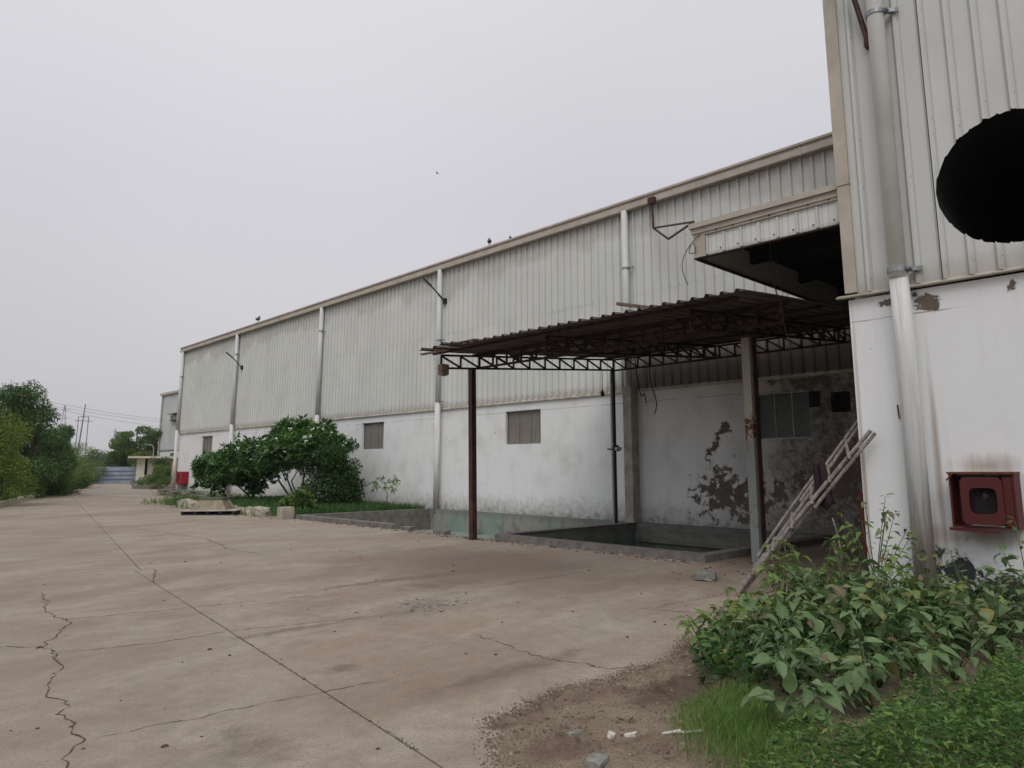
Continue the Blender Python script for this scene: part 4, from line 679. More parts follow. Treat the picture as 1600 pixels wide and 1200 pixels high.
def rc_(n, sx_, sy_, z0, z1, r0, r1, pw=1, top=1.0):
    out = []
    for _ in range(n):
        z = random.uniform(z0, z1); f = (z-z0)/(z1-z0); s_ = (1-f**2*top)**.5 if top else 1; a = random.uniform(0, 6.283); q = random.random()**.5
        out.append((sx_*q*s_*math.cos(a), sy_*q*s_*math.sin(a), z, random.uniform(r0, r1)))
    return out
def tree_at(px, Y, *a, **k): return at(px, Y)
# left side, along the kerb
plant('yellow_green_bush', at(-2, 37.5), 'tall yellow green bush at the left edge beyond the kerb', 'bush', 'l_yellow', rc_(34, 1.6, 1.6, .35, 3.5, .35, .7, top=.7), 9000, .13, .45)
plant('yellow_green_bush', at(-80, 32), 'low yellow green bush nearest the kerb at the frame edge', 'bush', 'l_yellow', rc_(14, 1.3, 1.3, .3, 1.8, .3, .55, top=.7), 4000, .13, .45)
mc = rc_(70, 2.2, 2.2, 1.2, 5.9, .3, .65, top=.85)
plant('mango_tree', at(28, 47), 'large dark mango tree with drooping leaves at the left', 'tree', 'l_mango', mc, 22000, .24, .22, droop=1.0, trunk=.2)
plant('mango_tree', at(90, 56), 'smaller dark drooping tree right of the large mango tree', 'tree', 'l_mango', rc_(16, .8, .8, 1.6, 4.1, .3, .5, top=.8), 9000, .24, .22, droop=1.0, trunk=.14)
plant('mango_tree', at(52, 50), 'dark drooping foliage tree between the two mango crowns', 'tree', 'l_mango', rc_(22, 1.7, 1.7, 1.0, 3.9, .4, .7, top=.8), 9000, .24, .22, droop=1.0, trunk=.14)
for i, (px, Y, w_, h, mt, lb) in enumerate([(28, 43, 1.3, 1.9, 'l_mid', 'rounded mid green shrub between the yellow bush and the road'), (72, 48.5, 1.2, 1.7, 'l_mid', 'leafy green shrub spilling over the kerb onto the road'), (92, 51.0, 1.0, .8, 'l_hedge', 'low dark shrub at the foot of the kerb shrubs, nearest the road'), (62, 53, 1.6, 2.6, 'l_mid', 'taller mid green shrub behind the kerb shrubs'),
        (90, 61, 1.9, 2.9, 'l_light', 'feathery light green bush in the middle of the roadside row'), (112, 69, 2.1, 3.5, 'l_light', 'tall feathery light bush below the mast'), (133, 76, 2.0, 2.5, 'l_light', 'feathery bush next to last before the gate'), (143, 82, 1.6, 1.8, 'l_mid', 'last green shrub before the gate'), (-25, 40, 1.3, 1.3, 'l_mid', 'low weedy green shrub under the yellow bush'), (40, 45.0, .9, .9, 'l_mid', 'small low shrub behind the left kerbstones'), (123, 64, 1.0, 1.1, 'l_mid', 'small brownish green shrub beside the far kerb')]):
    plant('roadside_shrub', at(px, Y), lb, 'shrub', mt, rc_(20, w_, w_, .2, h, .3, .6, top=.75), 6500, .13 if mt != 'l_light' else .16, .42 if mt != 'l_light' else .2, trunk=.06)
# beyond the gate
um = [(random.uniform(-3.3, 3.3), random.uniform(-3, 3), 0, random.uniform(.6, 1.05), .5) for _ in range(70)]; um = [(a, b, 1.4+random.uniform(0, 5.4)*(1-(abs(a)/4.2)**2.5), r_, f) for a, b, _, r_, f in um]
plant('spreading_tree', at(216, 104), 'wide spreading tree with layered boughs behind the gatehouse', 'tree', 'l_mid', um, 24000, .26, .5, trunk=.28)
plant('low_tree', at(226, 97), 'low yellowish green tree peeping over the gatehouse roof', 'tree', 'l_yellow', rc_(14, 2.2, 2, 1.5, 3.3, .5, .9), 3500, .25, .5)
for i, (px, Y, w_, h, lb) in enumerate([(150, 135, 5, 3.6, 'pale green tree directly behind the left half of the gate'), (166, 150, 5, 3.9, 'pale green tree behind the middle of the gate'), (184, 160, 5, 3.7, 'pale green tree behind the right half of the gate'), (120, 170, 7, 5, 'pale tree behind the roadside bushes below the mast'), (60, 150, 8, 5, 'hidden pale tree behind the mango trees'), (250, 170, 7, 5, 'pale tree seen behind the spreading tree, right side'), (10, 110, 6, 5, 'pale tree behind the yellow bush')]):
    plant('distant_tree', at(px, Y), lb, 'tree', 'l_far', rc_(18, w_, w_*.6, .6, h, .9, 1.5), 4000, .35, .5, trunk=.2)
# a far wood along the horizon
cs = []
for px in range(-60, 330, 3):
    x, y, _ = at(px, 300); cs.append((x+random.uniform(-4, 4), y+random.uniform(-25, 25), random.uniform(.5, 3.0), random.uniform(2, 3.4)))
P_, d = clumps(cs, 14000); L_ = RNG.uniform(.7, 1.3, 14000); tag(link('far_wood', leaves_mesh('far_wood', P_, d+RNG.normal(size=(14000, 3))*.6, L_, L_*.6, 'l_far'), None), 'pale strip of far woodland on the horizon beyond the gate', 'wood', kind='stuff')
# shrubs at the far planter
plant('oleander_bush', at(247, 63), 'dark upright bush right of the gatehouse', 'bush', 'l_hedge', rc_(14, .7, .7, .4, 2.2, .3, .45, top=.5), 3800, .16, .25)
plant('oleander_bush', (20.0, 61.5, 0), 'dark bush behind the yellow tube frame', 'bush', 'l_hedge', rc_(12, .9, .9, .3, 1.6, .3, .5, top=.5), 3000, .16, .25)
plant('tall_grass_clump', at(249, 58), 'light green grassy clump in the far planter', 'grass clump', 'l_light', rc_(10, .7, .7, .2, 1.4, .25, .4), 2500, .3, .08, droop=-.8, twigs=False)
plant('small_weed', at(224, 66), 'small sprawling weed on the concrete before the gatehouse', 'weed', 'l_mid', rc_(6, .7, .7, .1, .6, .2, .35), 900, .14, .4, twigs=False)
# frangipani trees
def rosettes(name, base, label, cs, n, leafL, trunkpts, flowers=0, nl=13, mat='l_frang', wid=.27):
    base = Vector(base); t = thing(name, base, label, 'tree'); P_, d = clumps(cs, n); P_ = P_; d[:, 2] = np.abs(d[:, 2])*.8+.15; d /= np.linalg.norm(d, axis=1, keepdims=True)
    C = np.repeat(P_, nl, 0); D_ = np.repeat(d, nl, 0); R = RNG.normal(size=C.shape); R -= D_*(R*D_).sum(1, keepdims=True); R /= np.linalg.norm(R, axis=1, keepdims=True); ax = R+D_*RNG.uniform(.0, .9, len(C))[:, None]; L_ = leafL*RNG.uniform(.65, 1.15, len(C))
    link('crown', leaves_mesh('crown', C, ax, L_, L_*wid, mat, .4), t)
    m = MB()
    for pts, r0 in trunkpts:
        m.tube([base+Vector(p) for p in pts], [r0*(1-.6*i/(len(pts)-1)) for i in range(len(pts))], 7)
    for c in cs:
        s_ = min((Vector(p[-1]) for p, _ in trunkpts), key=lambda q: (q-Vector(c[:3])).length); e_ = Vector(c[:3]); m.tube([base+s_, base+(s_+e_)/2+Vector((0, 0, -.08)), base+e_], [.03, .024, .012], 5)
    m.build('trunk', 'bare' if name != 'x' else 'bark', t, True)
    if flowers:
        fm = MB(); r = random.Random(2)
        for i in range(flowers):
            j = max((int(RNG.integers(len(P_))) for _ in range(7)), key=lambda k_: -.45*P_[k_][0]-.8*P_[k_][1]+.5*P_[k_][2]); q = base+Vector(P_[j])+Vector(d[j])*.22
            q += Vector((-.10, -.18, .10))
            for _ in range(3):
                c_ = q+Vector((r.uniform(-.07, .07), r.uniform(-.07, .07), r.uniform(-.05, .05)))
                R0 = r.uniform(.03, .055); fm.add([c_+Vector(p)*R0 for p in ((1, 0, 0), (-1, 0, 0), (0, 1, 0), (0, -1, 0), (0, 0, .8), (0, 0, -.8))], [(0, 2, 4), (2, 1, 4), (1, 3, 4), (3, 0, 4), (2, 0, 5), (1, 2, 5), (3, 1, 5), (0, 3, 5)])
        fm.build('flower', 'flower', t)['kind'] = 'stuff'
    return t
def ell(n, cx, cy, cz, ax, ay, az, r0, r1):
    out = []
    for _ in range(n):
        v_ = Vector((random.gauss(0, 1), random.gauss(0, 1), random.gauss(0, 1))).normalized()*random.random()**.4; out.append((cx+v_.x*ax, cy+v_.y*ay, cz+v_.z*az, random.uniform(r0, r1)))
    return out
def V3(a, b, z): return (a, b, z)
# image-right direction on the ground near the bed is roughly (.55,-.83)
def dirp(s_, z, dep=0): return (.55*s_+.83*dep*.3, -.83*s_+.55*dep*.3, z)
c1 = ell(50, *dirp(-.5, 1.7), 1.2, 1.7, 1.0, .3, .5)+ell(30, *dirp(-1.9, 1.25), .8, .95, .8, .3, .45)+ell(26, *dirp(1.0, 1.75), .9, 1.0, .85, .3, .45)+ell(8, *dirp(.2, .75), .3, .4, .4, .2, .3)
rosettes('frangipani_tree', (13.9, 31.6, .05), 'broad frangipani tree with white flowers, left one in the planting bed', c1, 1050, .30, [([(0, 0, 0), dirp(.1, .5), dirp(-.3, 1.0)], .07), ([(0, 0, .2), dirp(.4, .7), dirp(.9, 1.3)], .05), ([(0, 0, .2), dirp(-.5, .6), dirp(-1.3, 1.1)], .05)], 22)
c2 = ell(54, *dirp(.2, 2.5), 1.3, 1.75, .9, .3, .5)+ell(22, *dirp(-1.3, 2.05), .7, .9, .6, .25, .4)+ell(14, *dirp(1.4, 2.0), .6, .8, .7, .25, .4)
rosettes('frangipani_tree', (13.9, 27.2, .05), 'taller frangipani tree with white flowers and open curved trunks', c2, 900, .30, [([(0, 0, 0), dirp(-.4, .4), dirp(-.9, 1.0), dirp(-1.05, 1.6)], .06), ([(0, 0, 0), dirp(-.25, .5), dirp(-.55, 1.1), dirp(-.5, 1.7)], .05), ([(0, 0, 0), dirp(.1, .6), dirp(.2, 1.2), dirp(.1, 1.8)], .055), ([(0, 0, 0), dirp(-.1, .45), dirp(-.35, 1.0), dirp(0, 1.6)], .045)], 26)
hb = [(a, b, z, r_) for a, b, z, r_ in rc_(44, 1.05, 1.2, .3, 2.45, .25, .5, top=.45)]
plant('hibiscus_bush', (14.3, 25.5, .05), 'dense dark green bush right of the tall frangipani', 'bush', 'l_hedge', hb, 19000, .10, .6, trunk=.07)
t = thing('bare_shrub', (15.0, 24.6, .05), 'small leafless shrub with many thin dark branches beside the dense bush', 'shrub'); m = MB(); r = random.Random(8)
def br(p, d, L_, rad, dep):
    e_ = p+d*L_; m.tube([p, (p+e_)/2+Vector((r.uniform(-.03, .03),)*3), e_], [rad, rad*.85, rad*.7], 5)
    if dep:
        for _ in range(3): br(e_, (d+Vector((r.uniform(-.8, .8), r.uniform(-.8, .8), r.uniform(-.1, .5)))).normalized(), L_*.72, rad*.62, dep-1)
br(Vector((15.0, 24.6, .05)), Vector((0, 0, 1)), .42, .03, 4); m.build('branch', 'bare', t, True)
t = thing('young_tree', (15.2, 22.9, .05), 'young thin plant with drooping pale green leaf fans at the right of the bed', 'plant')
MB().tube([(15.2, 22.9, .05), (15.22, 22.88, .6), (15.1, 22.95, 1.1)], [.02, .017, .01], 6).build('stem', 'stem', t)
for k_ in range(14):
    a = k_*2.4; z = .75+.035*k_; q = Vector((15.15+.42*math.cos(a), 22.92+.42*math.sin(a), z+.05)); C = np.repeat(np.array([tuple(q-Vector((15.2, 22.9, .05)))]), 7, 0); ax = RNG.normal(size=(7, 3)); ax[:, 2] -= .5; L_ = RNG.uniform(.16, .26, 7); link('leaf_fan', leaves_mesh('leaf_fan', C, ax, L_, L_*.25, 'l_light'), t)
plant('leafy_weed', (11.9, 23.2, .05), 'grey green leafy weed at the tank corner of the bed', 'weed', 'l_mid', rc_(10, .55, .6, .15, .55, .2, .32), 1500, .16, .6, twigs=False)
# grass
def grass(name, pts, h0, h1, mat, wd=.006, bend=.5, **kw):
    n = len(pts); P_ = np.array(pts); h = RNG.uniform(h0, h1, n); a = RNG.uniform(0, 6.283, n); b = RNG.uniform(.1, bend, n)*h; dv = np.stack([np.cos(a), np.sin(a), 0*a], 1); sd_ = np.stack([-np.sin(a), np.cos(a), 0*a], 1)
    up = np.array([0, 0, 1.]); W_ = wd*RNG.uniform(.6, 1.4, n)[:, None]; p0 = P_-sd_*W_; p1 = P_+sd_*W_; q = P_+up*(h*.6)[:, None]+dv*(b*.4)[:, None]; p2 = q+sd_*W_*.8; p3 = q-sd_*W_*.8; p4 = P_+up*(h*.95)[:, None]+dv*b[:, None]
    V = np.stack([p0, p1, p2, p3, p4], 1).reshape(-1, 3); i = (np.arange(n)*5)[:, None]; F = np.concatenate([i+[0, 1, 2], i+[0, 2, 3], i+[3, 2, 4]], 1).reshape(-1, 3)
    me = bpy.data.meshes.new(name); me.from_pydata(V.tolist(), [], F.tolist()); me.materials.append(M[mat]); o = link(name, me, None); return tag(o, kind='stuff', **kw)
pts = [(random.uniform(11.2, 16.2), random.uniform(21.8, 33.5), .04) for _ in range(22000)]
grass('bed_grass', pts, .1, .34, 'l_grass2', .010, label='dark green grass covering the planting bed under the trees', cat='grass')
pts = [(11.0+random.gauss(0, .35)+(y-22)*.01, y, 0) for y in [random.uniform(23, 36) for _ in range(450)]]+[(random.gauss(12.2, .35), random.gauss(34.6, .8), 0) for _ in range(1100)]+[(random.gauss(15.2, .5), random.uniform(35, 46), 0) for _ in range(1500)]
grass('verge_weed_grass', pts, .08, .4, 'l_light', .014, .9, label='thin pale weedy grass along the stones and rubble', cat='grass')
pts = [(KX(y)-.3-abs(random.gauss(0, 1.1)), y, -.05) for y in [random.uniform(28, 84) for _ in range(16000)]]
grass('verge_grass', pts, .15, .6, 'l_mid', .02, .7, label='rank grass growing behind the left kerb', cat='grass')
pts = []
while len(pts) < 8000:
    x, y = random.uniform(3.3, 4.9), random.uniform(1.7, 2.85); a = (x-4.2)*.8+(y-2.4)*.6; b = -(x-4.2)*.6+(y-2.4)*.8; d_ = (a/.62)**2+(b/.30)**2
    if random.random() < math.exp(-d_*1.1) and d_ < 2.6: pts.append((x, y, .02))
grass('grass_tuft', pts, .04, .16, 'l_grass', .0018, 1.0, label='bright green grass tuft at the edge of the bare dirt', cat='grass')
# ---------------------------------------------------------------- bare dirt patch with gravel
def inpoly(x, y, poly):
    c = False; j = len(poly)-1
    for i in range(len(poly)):
        if (poly[i][1] > y) != (poly[j][1] > y) and x < (poly[j][0]-poly[i][0])*(y-poly[i][1])/(poly[j][1]-poly[i][1])+poly[i][0]: c = not c
        j = i
    return c
edge = [(2.7, 2.85), (3.2, 3.55), (3.65, 3.62), (4.1, 3.72), (4.5, 3.62), (4.9, 3.66), (5.3, 3.62), (5.75, 3.8), (6.2, 4.0), (6.9, 4.2), (7.6, 4.3), (8.4, 4.2), (9.2, 3.9), (9.19, -3), (1.5, -3), (2.0, 1.5)]
vs = []; fs = []; idx = {}; st_ = .06; from_n = {}
def h_at(x, y):       # distance to the boundary gives the thickness
    d = min((Vector((x, y))-Vector(p)).length if False else seg(x, y, edge[i-1], edge[i]) for i, p in enumerate(edge)); return .002+min(.05, d*.09)
def seg(x, y, a, b):
    dx_, dy_ = b[0]-a[0], b[1]-a[1]; t = max(0, min(1, ((x-a[0])*dx_+(y-a[1])*dy_)/(dx_*dx_+dy_*dy_))); return math.hypot(x-a[0]-t*dx_, y-a[1]-t*dy_)
for i in range(int((9.2-1.5)/st_)+1):
    for j in range(int((4.5+1.5)/st_)+1):
        x, y = 1.5+i*st_, -1.5+j*st_
        if x < 9.17: idx[i, j] = (x, y)
vid = {}
def gv(i, j):
    if (i, j) not in vid:
        x, y = idx[i, j]; jx, jy = random.uniform(-.02, .02), random.uniform(-.02, .02); vid[i, j] = len(vs); ins = inpoly(x+random.uniform(-.07, .07), y+random.uniform(-.09, .05), edge); vs.append((x+jx, y+jy, (h_at(x, y)+random.uniform(-.006, .008)) if ins else -.012))
    return vid[i, j]
for (i, j), (x, y) in idx.items():
    if all((i+a, j+b) in idx for a, b in ((1, 0), (0, 1), (1, 1))) and any(inpoly(*idx[i+a, j+b], edge) for a, b in ((0, 0), (1, 0), (0, 1), (1, 1))): fs.append((gv(i, j), gv(i+1, j), gv(i+1, j+1), gv(i, j+1)))
m = MB(); m.add(vs, fs); m.build('dirt_patch', 'dirt', kind='structure')
def bits(name, n, gen, s0, s1, mat, label, cat, flat=.6):
    m = MB(); r = random.Random(n)
    for _ in range(n):
        x, y, z = gen(r); s_ = r.uniform(s0, s1)*(r.random()**1.5+.3); a = r.uniform(0, 6.28); q = [(math.cos(a+k*1.57+r.uniform(-.3, .3))*s_, math.sin(a+k*1.57+r.uniform(-.3, .3))*s_*r.uniform(.4, 1)) for k in range(4)]
        m.add([(x+u, y+v_, z) for u, v_ in q]+[(x+u*.6, y+v_*.6, z+s_*flat) for u, v_ in q], [(4, 5, 6, 7), (0, 1, 5, 4), (1, 2, 6, 5), (2, 3, 7, 6), (3, 0, 4, 7)])
    return tag(m.build(name, mat, None), label, cat, kind='stuff')
def gd(r):
    while True:
        x, y = r.uniform(2.8, 7), r.uniform(1.8, 4.2)
        if inpoly(x, y, edge): return x, y, min(.05, seg(x, y, (3.2, 3.6), (6.2, 3.9))*.09)+.002
bits('gravel', 5500, gd, .004, .013, 'dirt', 'brown grit and gravel strewn over the bare dirt', 'gravel'); bits('pale_gravel', 420, gd, .004, .012, 'stone', 'pale stone chips scattered in the bare dirt', 'gravel'); bits('dark_gravel', 1800, gd, .004, .012, 'crackfill', 'dark litter flecks scattered in the bare dirt', 'litter', .3)
def ge(r): i = r.randrange(1, 8); t_ = r.random(); a, b = edge[i], edge[i+1]; return a[0]+(b[0]-a[0])*t_+r.gauss(0, .08), a[1]+(b[1]-a[1])*t_+abs(r.gauss(0, .12)), .001
def ge2(r): i = r.randrange(0, 8); t_ = r.random(); a, b = edge[i], edge[i+1]; return a[0]+(b[0]-a[0])*t_+r.gauss(0, .06), a[1]+(b[1]-a[1])*t_+r.gauss(.03, .06), .001
bits('edge_gravel', 9000, ge2, .002, .009, 'dirt', 'sandy grains feathering the border between dirt and concrete', 'gravel', .8)
bits('edge_grit', 1300, ge, .0015, .0055, 'crackfill', 'fine grit thinning out over the concrete beside the dirt', 'grit')
def gy(r): 
    while True:
        x, y = r.uniform(.8, 10), r.uniform(3.6, 14)
        if x < 10.5: return x, y, .001
bits('yard_litter', 170, gy, .007, .028, 'crackfill', 'small dark crumbs scattered across the concrete yard', 'litter', .4)
def gp(r): return r.gauss(5.3, .28), r.gauss(7.1, .22), .001
bits('broken_concrete', 420, gp, .006, .03, 'rubble', 'patch of crumbled grey concrete in the middle of the yard', 'rubble', .14); bits('broken_dark', 60, gp, .008, .035, 'crackfill', 'dark slivers among the crumbled concrete patch', 'rubble', .15)
def gc(r): return TX0-.28-abs(r.gauss(0, .12)), r.uniform(7, 21), .001
bits('curb_litter', 420, gc, .01, .04, 'crackfill', 'dead leaves and crumbs lying along the tank curb', 'litter', .4); bits('curb_chips', 50, gc, .012, .035, 'white', 'pale chips lying along the tank curb', 'litter', .5)
def gl(r): return r.uniform(9.2, 12.5), r.uniform(3.8, 6.6), .001
bits('bay_litter', 90, gl, .01, .05, 'crackfill', 'dark litter on the ground near the ladder and front post', 'litter', .4)
def gs(r): return 10.5+r.gauss(0, .2), r.uniform(22, 33), .001
bits('stone_litter', 260, gs, .015, .05, 'wood', 'brown crumbs at the foot of the border stones', 'litter', .5)
def item(name, me, loc, rot, mat, label, cat): o = link(name, me, None, mat); o.location = loc; o.rotation_euler = rot; return tag(o, label, cat)
item('plaster_chunk', rock_mesh('chunk', 40, .075, .04, .035, 2, .2), (3.49, 2.86, .04), (.2, .1, .6), 'white', 'white chunk of broken plaster on the dirt, left piece of two', 'chunk')
item('plaster_chunk', rock_mesh('chunk', 41, .07, .035, .03, 2, .2), (3.58, 2.78, .04), (0, .2, 2.2), 'white', 'smaller white plaster chip right beside the larger white chunk', 'chunk')
item('white_stick', MB().tube([(0, 0, 0), (.11, .01, .012), (.12, .015, 0), (.25, .02, .01)], [.008, .010, .009, .006], 6).mesh('stick'), (3.72, 2.66, .06), (0, 0, -.75), 'white', 'broken white plastic stick lying at the edge of the grass tuft', 'stick')
item('grey_stone', rock_mesh('stone', 42, .13, .10, .05, 2, .06), (3.14, 2.67, .03), (0, 0, .3), 'rubble', 'rounded grey red stone at the bottom edge of the picture', 'stone')
item('grey_chip', rock_mesh('chip', 43, .1, .04, .02, 2, .2), (3.4, 3.05, .035), (0, 0, -.3), 'rubble', 'flat grey chip on the dirt behind the white chunk', 'chip'); item('brown_clod', rock_mesh('clod', 44, .1, .08, .05, 2, .25), (3.75, 2.95, .04), (0, 0, .3), 'dirt', 'brown clod of earth behind the white stick', 'clod')
# ---------------------------------------------------------------- foreground weeds with large leaves
def leaf_mesh(name, L, W, curl, seed):
    r = random.Random(seed); m = MB(); n = 6; vs = []; pet = .3*L
    prof = [(0, .0), (.12, .62), (.3, 1.0), (.5, .92), (.72, .6), (.9, .22), (1, 0)]
    for t, w_ in prof:
        x = pet+t*L; z = -curl*L*t*t; ww = W/2*w_*(1+r.uniform(-.06, .06)); vs += [(x, ww, z+ww*.38+r.uniform(-.004, .004)), (x, 0, z), (x, -ww*r.uniform(.85, 1.05), z+ww*.38+r.uniform(-.004, .004))]
    fs = []
    for i in range(len(prof)-1): a = i*3; fs += [(a, a+1, a+4, a+3), (a+1, a+2, a+5, a+4)]
    m.add(vs, fs); m.add([(0, -.0025, 0), (0, .0025, 0), (pet, .002, 0), (pet, -.002, 0)], [(0, 1, 2, 3)]); me = m.mesh(name); me.polygons.foreach_set('use_smooth', [True]*len(me.polygons)); return me
LM = {k: [leaf_mesh('leaf', L_, L_*w_, cu, i) for i, (L_, w_, cu) in enumerate(((.17, .62, .45), (.14, .6, .3), (.20, .6, .55), (.11, .55, .2), (.155, .68, .7)))] for k in ('l_dat', 'l_dat2')}
for k in LM:
    for me in LM[k]: me.materials.append(M[k])
def weed(x, y, h, spread, mat, nleaf, label, sc_=1., seed=0, lean=(0, 0)):
    r = random.Random(seed); base = Vector((x, y, .02)); t = thing('broadleaf_weed', base, label, 'weed', 'broad leaved weeds by the block'); m = MB(); nodes = []
    for s_ in range(max(6, int(nleaf/4))):
        a = r.uniform(0, 6.28); q_ = r.random()**.5; d = Vector((math.cos(a)*spread*1.25*q_+lean[0], math.sin(a)*spread*1.25*q_+lean[1], h*(1-.45*q_*q_)*r.uniform(.55, 1))); p1 = base+Vector((d.x*.3, d.y*.3, d.z*.5)); p2 = base+d
        m.tube([base, p1, p2], [.008, .006, .003], 5); nodes += [(base.lerp(p1, .9) if q < .3 else p1.lerp(p2, (q-.3)/.7), a) for q in (.25, .5, .62, .75, .85, .92, 1.0, 1.0, 1.0)]
    m.build('stem', 'stem', t, True); r.shuffle(nodes)
    for p, a in nodes[:int(nleaf*2.3)]:
        o = bpy.data.objects.new('leaf', r.choice(LM[mat])); col.objects.link(o); o.parent = t; o.location = p-base; b = a+r.gauss(0, 1.3); s2 = sc_*r.uniform(.6, 1.15)*(1.1 if p.z < h*.7 else .9); o.rotation_euler = (r.gauss(0, .35), r.gauss(-.05, .4), b); o.scale = (s2,)*3
    return t
weeds = [  # x, y, h, spread, mat, leaves, scale
 (5.35, 3.38, .40, .22, 'l_dat2', 26, .75, 'leftmost small weed leaning over the dirt'), (5.8, 3.45, .42, .3, 'l_dat2', 34, .8, 'green weed second from the left at the dirt edge'), (6.4, 3.55, .52, .35, 'l_dat2', 40, .8, 'light green bushy weed below the ladder foot'),
 (7.05, 3.45, .58, .36, 'l_dat2', 44, .8, 'light green weed right of the ladder foot'), (7.8, 3.5, .98, .42, 'l_dat2', 44, .85, 'tall light green weed in front of the block corner'), (8.3, 3.1, 1.42, .36, 'l_dat2', 66, .7, 'tallest weed with small leaves against the downpipe'), (7.5, 3.1, .98, .4, 'l_dat', 44, 1.0, 'grey green weed before the white wall left of the pipe'),
 (6.9, 3.0, .82, .42, 'l_dat', 44, 1.0, 'grey green weed in the middle of the clump'), (6.2, 3.0, .70, .42, 'l_dat', 42, 1.0, 'dark broad leaf weed behind the front weeds'), (5.5, 2.75, .60, .38, 'l_dat', 38, 1.0, 'front left weed with big drooping grey green leaves'), (5.0, 2.5, .5, .32, 'l_dat', 30, 1.05, 'nearest weed with the largest drooping leaves above the grass'),
 (6.1, 2.35, .72, .42, 'l_dat', 42, 1.0, 'broad leaf weed in the centre front'), (6.8, 2.4, .78, .42, 'l_dat', 44, .95, 'broad leaf weed below the cabinet'), (7.6, 2.3, .95, .45, 'l_dat2', 44, .9, 'weed close to the peeling black wall base'), (8.3, 2.2, .82, .4, 'l_dat', 40, .8, 'weed touching the wall below the cabinet'),
 (8.5, 1.75, 1.15, .35, 'l_dat', 40, .75, 'tall weed at the right below the red cabinet'), (7.6, 1.6, .85, .45, 'l_dat', 44, .9, 'weed at the right edge in the middle row'), (6.9, 1.7, .78, .42, 'l_dat', 42, .95, 'weed at the right edge nearer the small leaved mass'), (5.6, 2.15, .6, .35, 'l_dat', 34, 1.0, 'weed bordering the small leaved ground cover'),
 (8.6, 2.75, .75, .3, 'l_dat2', 30, .7, 'small green weed at the foot of the downpipe'), (6.2, 1.8, .62, .4, 'l_dat', 36, .95, 'lower weed behind the small leaved mass'), (8.3, 1.15, 1.0, .4, 'l_dat', 44, .8, 'weed just inside the right border of the view')]
weeds += [(4.55, 2.15, .42, .28, 'l_dat', 26, 1.0, 'low weed with hanging leaves beside the grass tuft, nearest the camera'), (5.0, 1.95, .5, .35, 'l_dat', 34, 1.0, 'weed in front of the centre one, bordering the small leaved mass'), (7.5, 3.75, .85, .35, 'l_dat2', 40, .8, 'light green weed between the ladder foot and the block corner'), (5.9, 3.2, .6, .35, 'l_dat2', 34, .8, 'low light green weed behind the leftmost one')]
for i, (x, y, h, sp, mt, nl, s_, lb) in enumerate(weeds): weed(x, y, h, sp, mt, nl, lb, s_*.8, 100+i, lean=(-.15 if i == 0 else 0, 0))
# green round fruit and one pale bud on the weeds
n = 16000; C = np.stack([RNG.uniform(4.7, 9.0, n), RNG.uniform(.9, 4.1, n), RNG.random(n)], 1); top = 3.25+.14*(C[:, 0]-5)+.12*np.sin(C[:, 0]*5); k_ = (C[:, 1] < top) & (C[:, 1] > 2.6-.3*(C[:, 0]-4.6)); C = C[k_]; n = len(C); C[:, 2] *= .34
ax = RNG.normal(size=(n, 3)); ax[:, 2] *= .6; L_ = RNG.uniform(.04, .10, n)
tag(link('undergrowth', leaves_mesh('undergrowth', C, ax, L_, L_*.5, 'l_hedge'), None), 'low dark leafy undergrowth between the broad leaved weeds', 'undergrowth', kind='stuff')
# small leaved ground cover
n = 90000; C = np.stack([RNG.uniform(2.5, 7.0, n), RNG.uniform(-.6, 2.1, n), RNG.random(n)**.45], 1)
lim = 1.86-.17*(C[:, 0]-3.4)+.10*np.sin(C[:, 0]*6)+.05*np.sin(C[:, 0]*17); fr_ = np.clip((lim-C[:, 1])/.35, 0, 1)*np.clip((C[:, 0]-2.75+.12*np.sin(C[:, 1]*9))/.7, 0, 1)
hmap = .08+.38*fr_**.6+.05*np.sin(C[:, 0]*7+C[:, 1]*5)*fr_+.04*np.sin(C[:, 1]*13-C[:, 0]*4)*fr_
C[:, 2] *= hmap; keep = (fr_ > .02) & (C[:, 1] > (C[:, 0]-2.6)*.05-.6); C = C[keep]; n = len(C)
ax = RNG.normal(size=(n, 3)); ax[:, 2] = ax[:, 2]*.45; L_ = RNG.uniform(.02, .055, n)
tag(link('small_leaved_ground_cover', leaves_mesh('small_leaved_ground_cover', C, ax, L_, L_*.32, 'l_weed'), None), 'dense mass of small leaved green weeds filling the lower right corner', 'ground cover', kind='stuff')
m = MB(); r = random.Random(6)
for i in range(900):
    j = RNG.integers(n); x, y, z = C[j]; m.tube([(x+r.uniform(-.05, .05), y+r.uniform(-.05, .05), 0), (x, y, z+.02)], .0018, 3, False)
m.build('weed_stalks', 'stem', label='thin stalks inside the small leaved weed mass', cat='ground cover', kind='stuff')
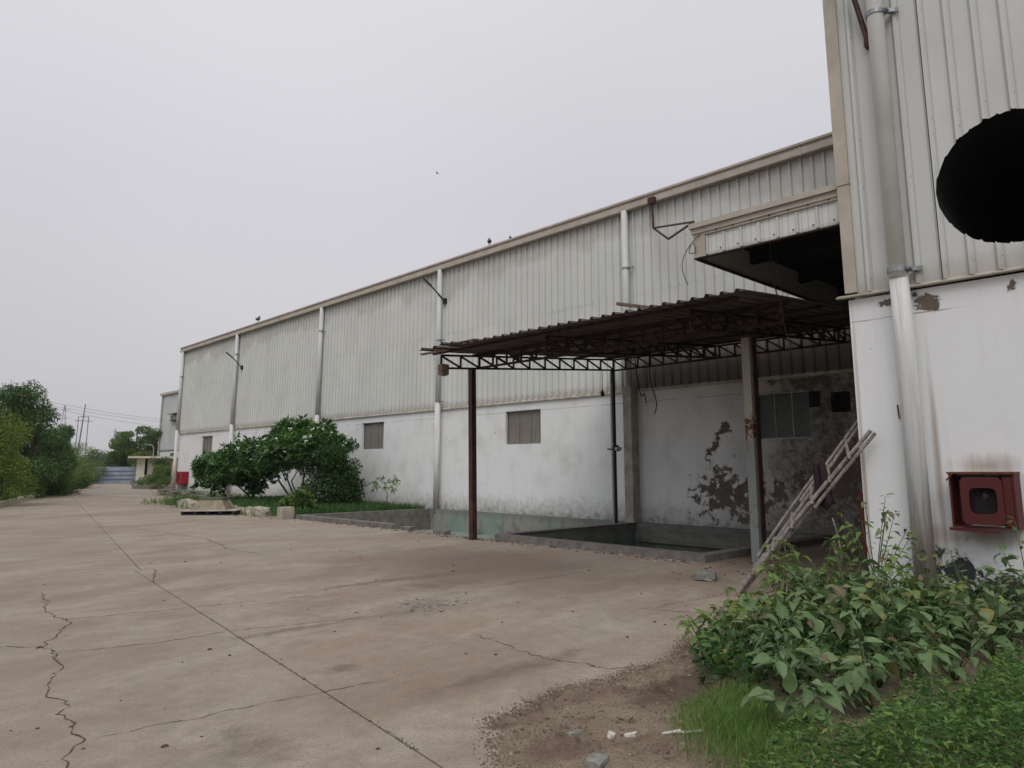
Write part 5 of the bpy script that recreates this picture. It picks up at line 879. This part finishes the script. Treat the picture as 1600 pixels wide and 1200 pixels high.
# ---------------------------------------------------------------- haze
hm = bpy.data.materials.new('haze'); hm.use_nodes = True; hm.node_tree.nodes.clear(); pv = hm.node_tree.nodes.new('ShaderNodeVolumePrincipled'); pv.inputs['Color'].default_value = (.93, .95, 1, 1); pv.inputs['Density'].default_value = .00028; pv.inputs['Anisotropy'].default_value = .2
ho = hm.node_tree.nodes.new('ShaderNodeOutputMaterial'); hm.node_tree.links.new(pv.outputs[0], ho.inputs['Volume']); M['haze'] = hm
MB().box(-720, -720, -2.3, 720, 920, 48).build('haze', 'haze', label='thin pale haze in the air over the whole site', cat='haze', kind='stuff')
# ---------------------------------------------------------------- birds
def bird(x, y, z, s_, rot, label, fly=False):
    t = thing('pigeon', (x, y, z), label, 'bird'); c_, sn = math.cos(rot), math.sin(rot)
    def L(p): return (x+(p[0]*c_-p[1]*sn)*s_, y+(p[0]*sn+p[1]*c_)*s_, z+p[2]*s_)
    MB().tube([L((-.30, 0, .10)), L((-.17, 0, .11)), L((-.05, 0, .14)), L((.07, 0, .19)), L((.12, 0, .26)), L((.15, 0, .30)), L((.19, 0, .29))], [.02*s_, .045*s_, .08*s_, .075*s_, .04*s_, .035*s_, .008*s_], 8).build('body', 'bird', t, True)
    if fly:
        for q in (-1, 1): MB().add([L((.05, q*.05, .18)), L((-.1, q*.05, .18)), L((-.12, q*.4, .28)), L((.0, q*.42, .3)), L((-.0, q*.2, .22))], [(0, 1, 2, 3)]).build('wing', 'bird', t)
    else:
        for q in (-1, 1): MB().bar(L((0, q*.03, .08)), L((0, q*.03, 0)), .012*s_).build('leg', 'bird', t)
zg = HE+.33
bird(WX-.2, 18.33, zg, 1, .9, 'grey pigeon perched on the gutter above the second bay'); bird(WX-.2, 17.25, zg-.04, .55, .9, 'smaller pigeon perched on the gutter right of the first one'); bird(WX-.2, 37.2, zg, 1.2, .8, 'distant bird perched on the gutter over the left bays')
x, y, _ = at(674, 40); bird(x, y, 22.8, .5, 2.0, 'bird flying in the sky above the middle of the roof', True)
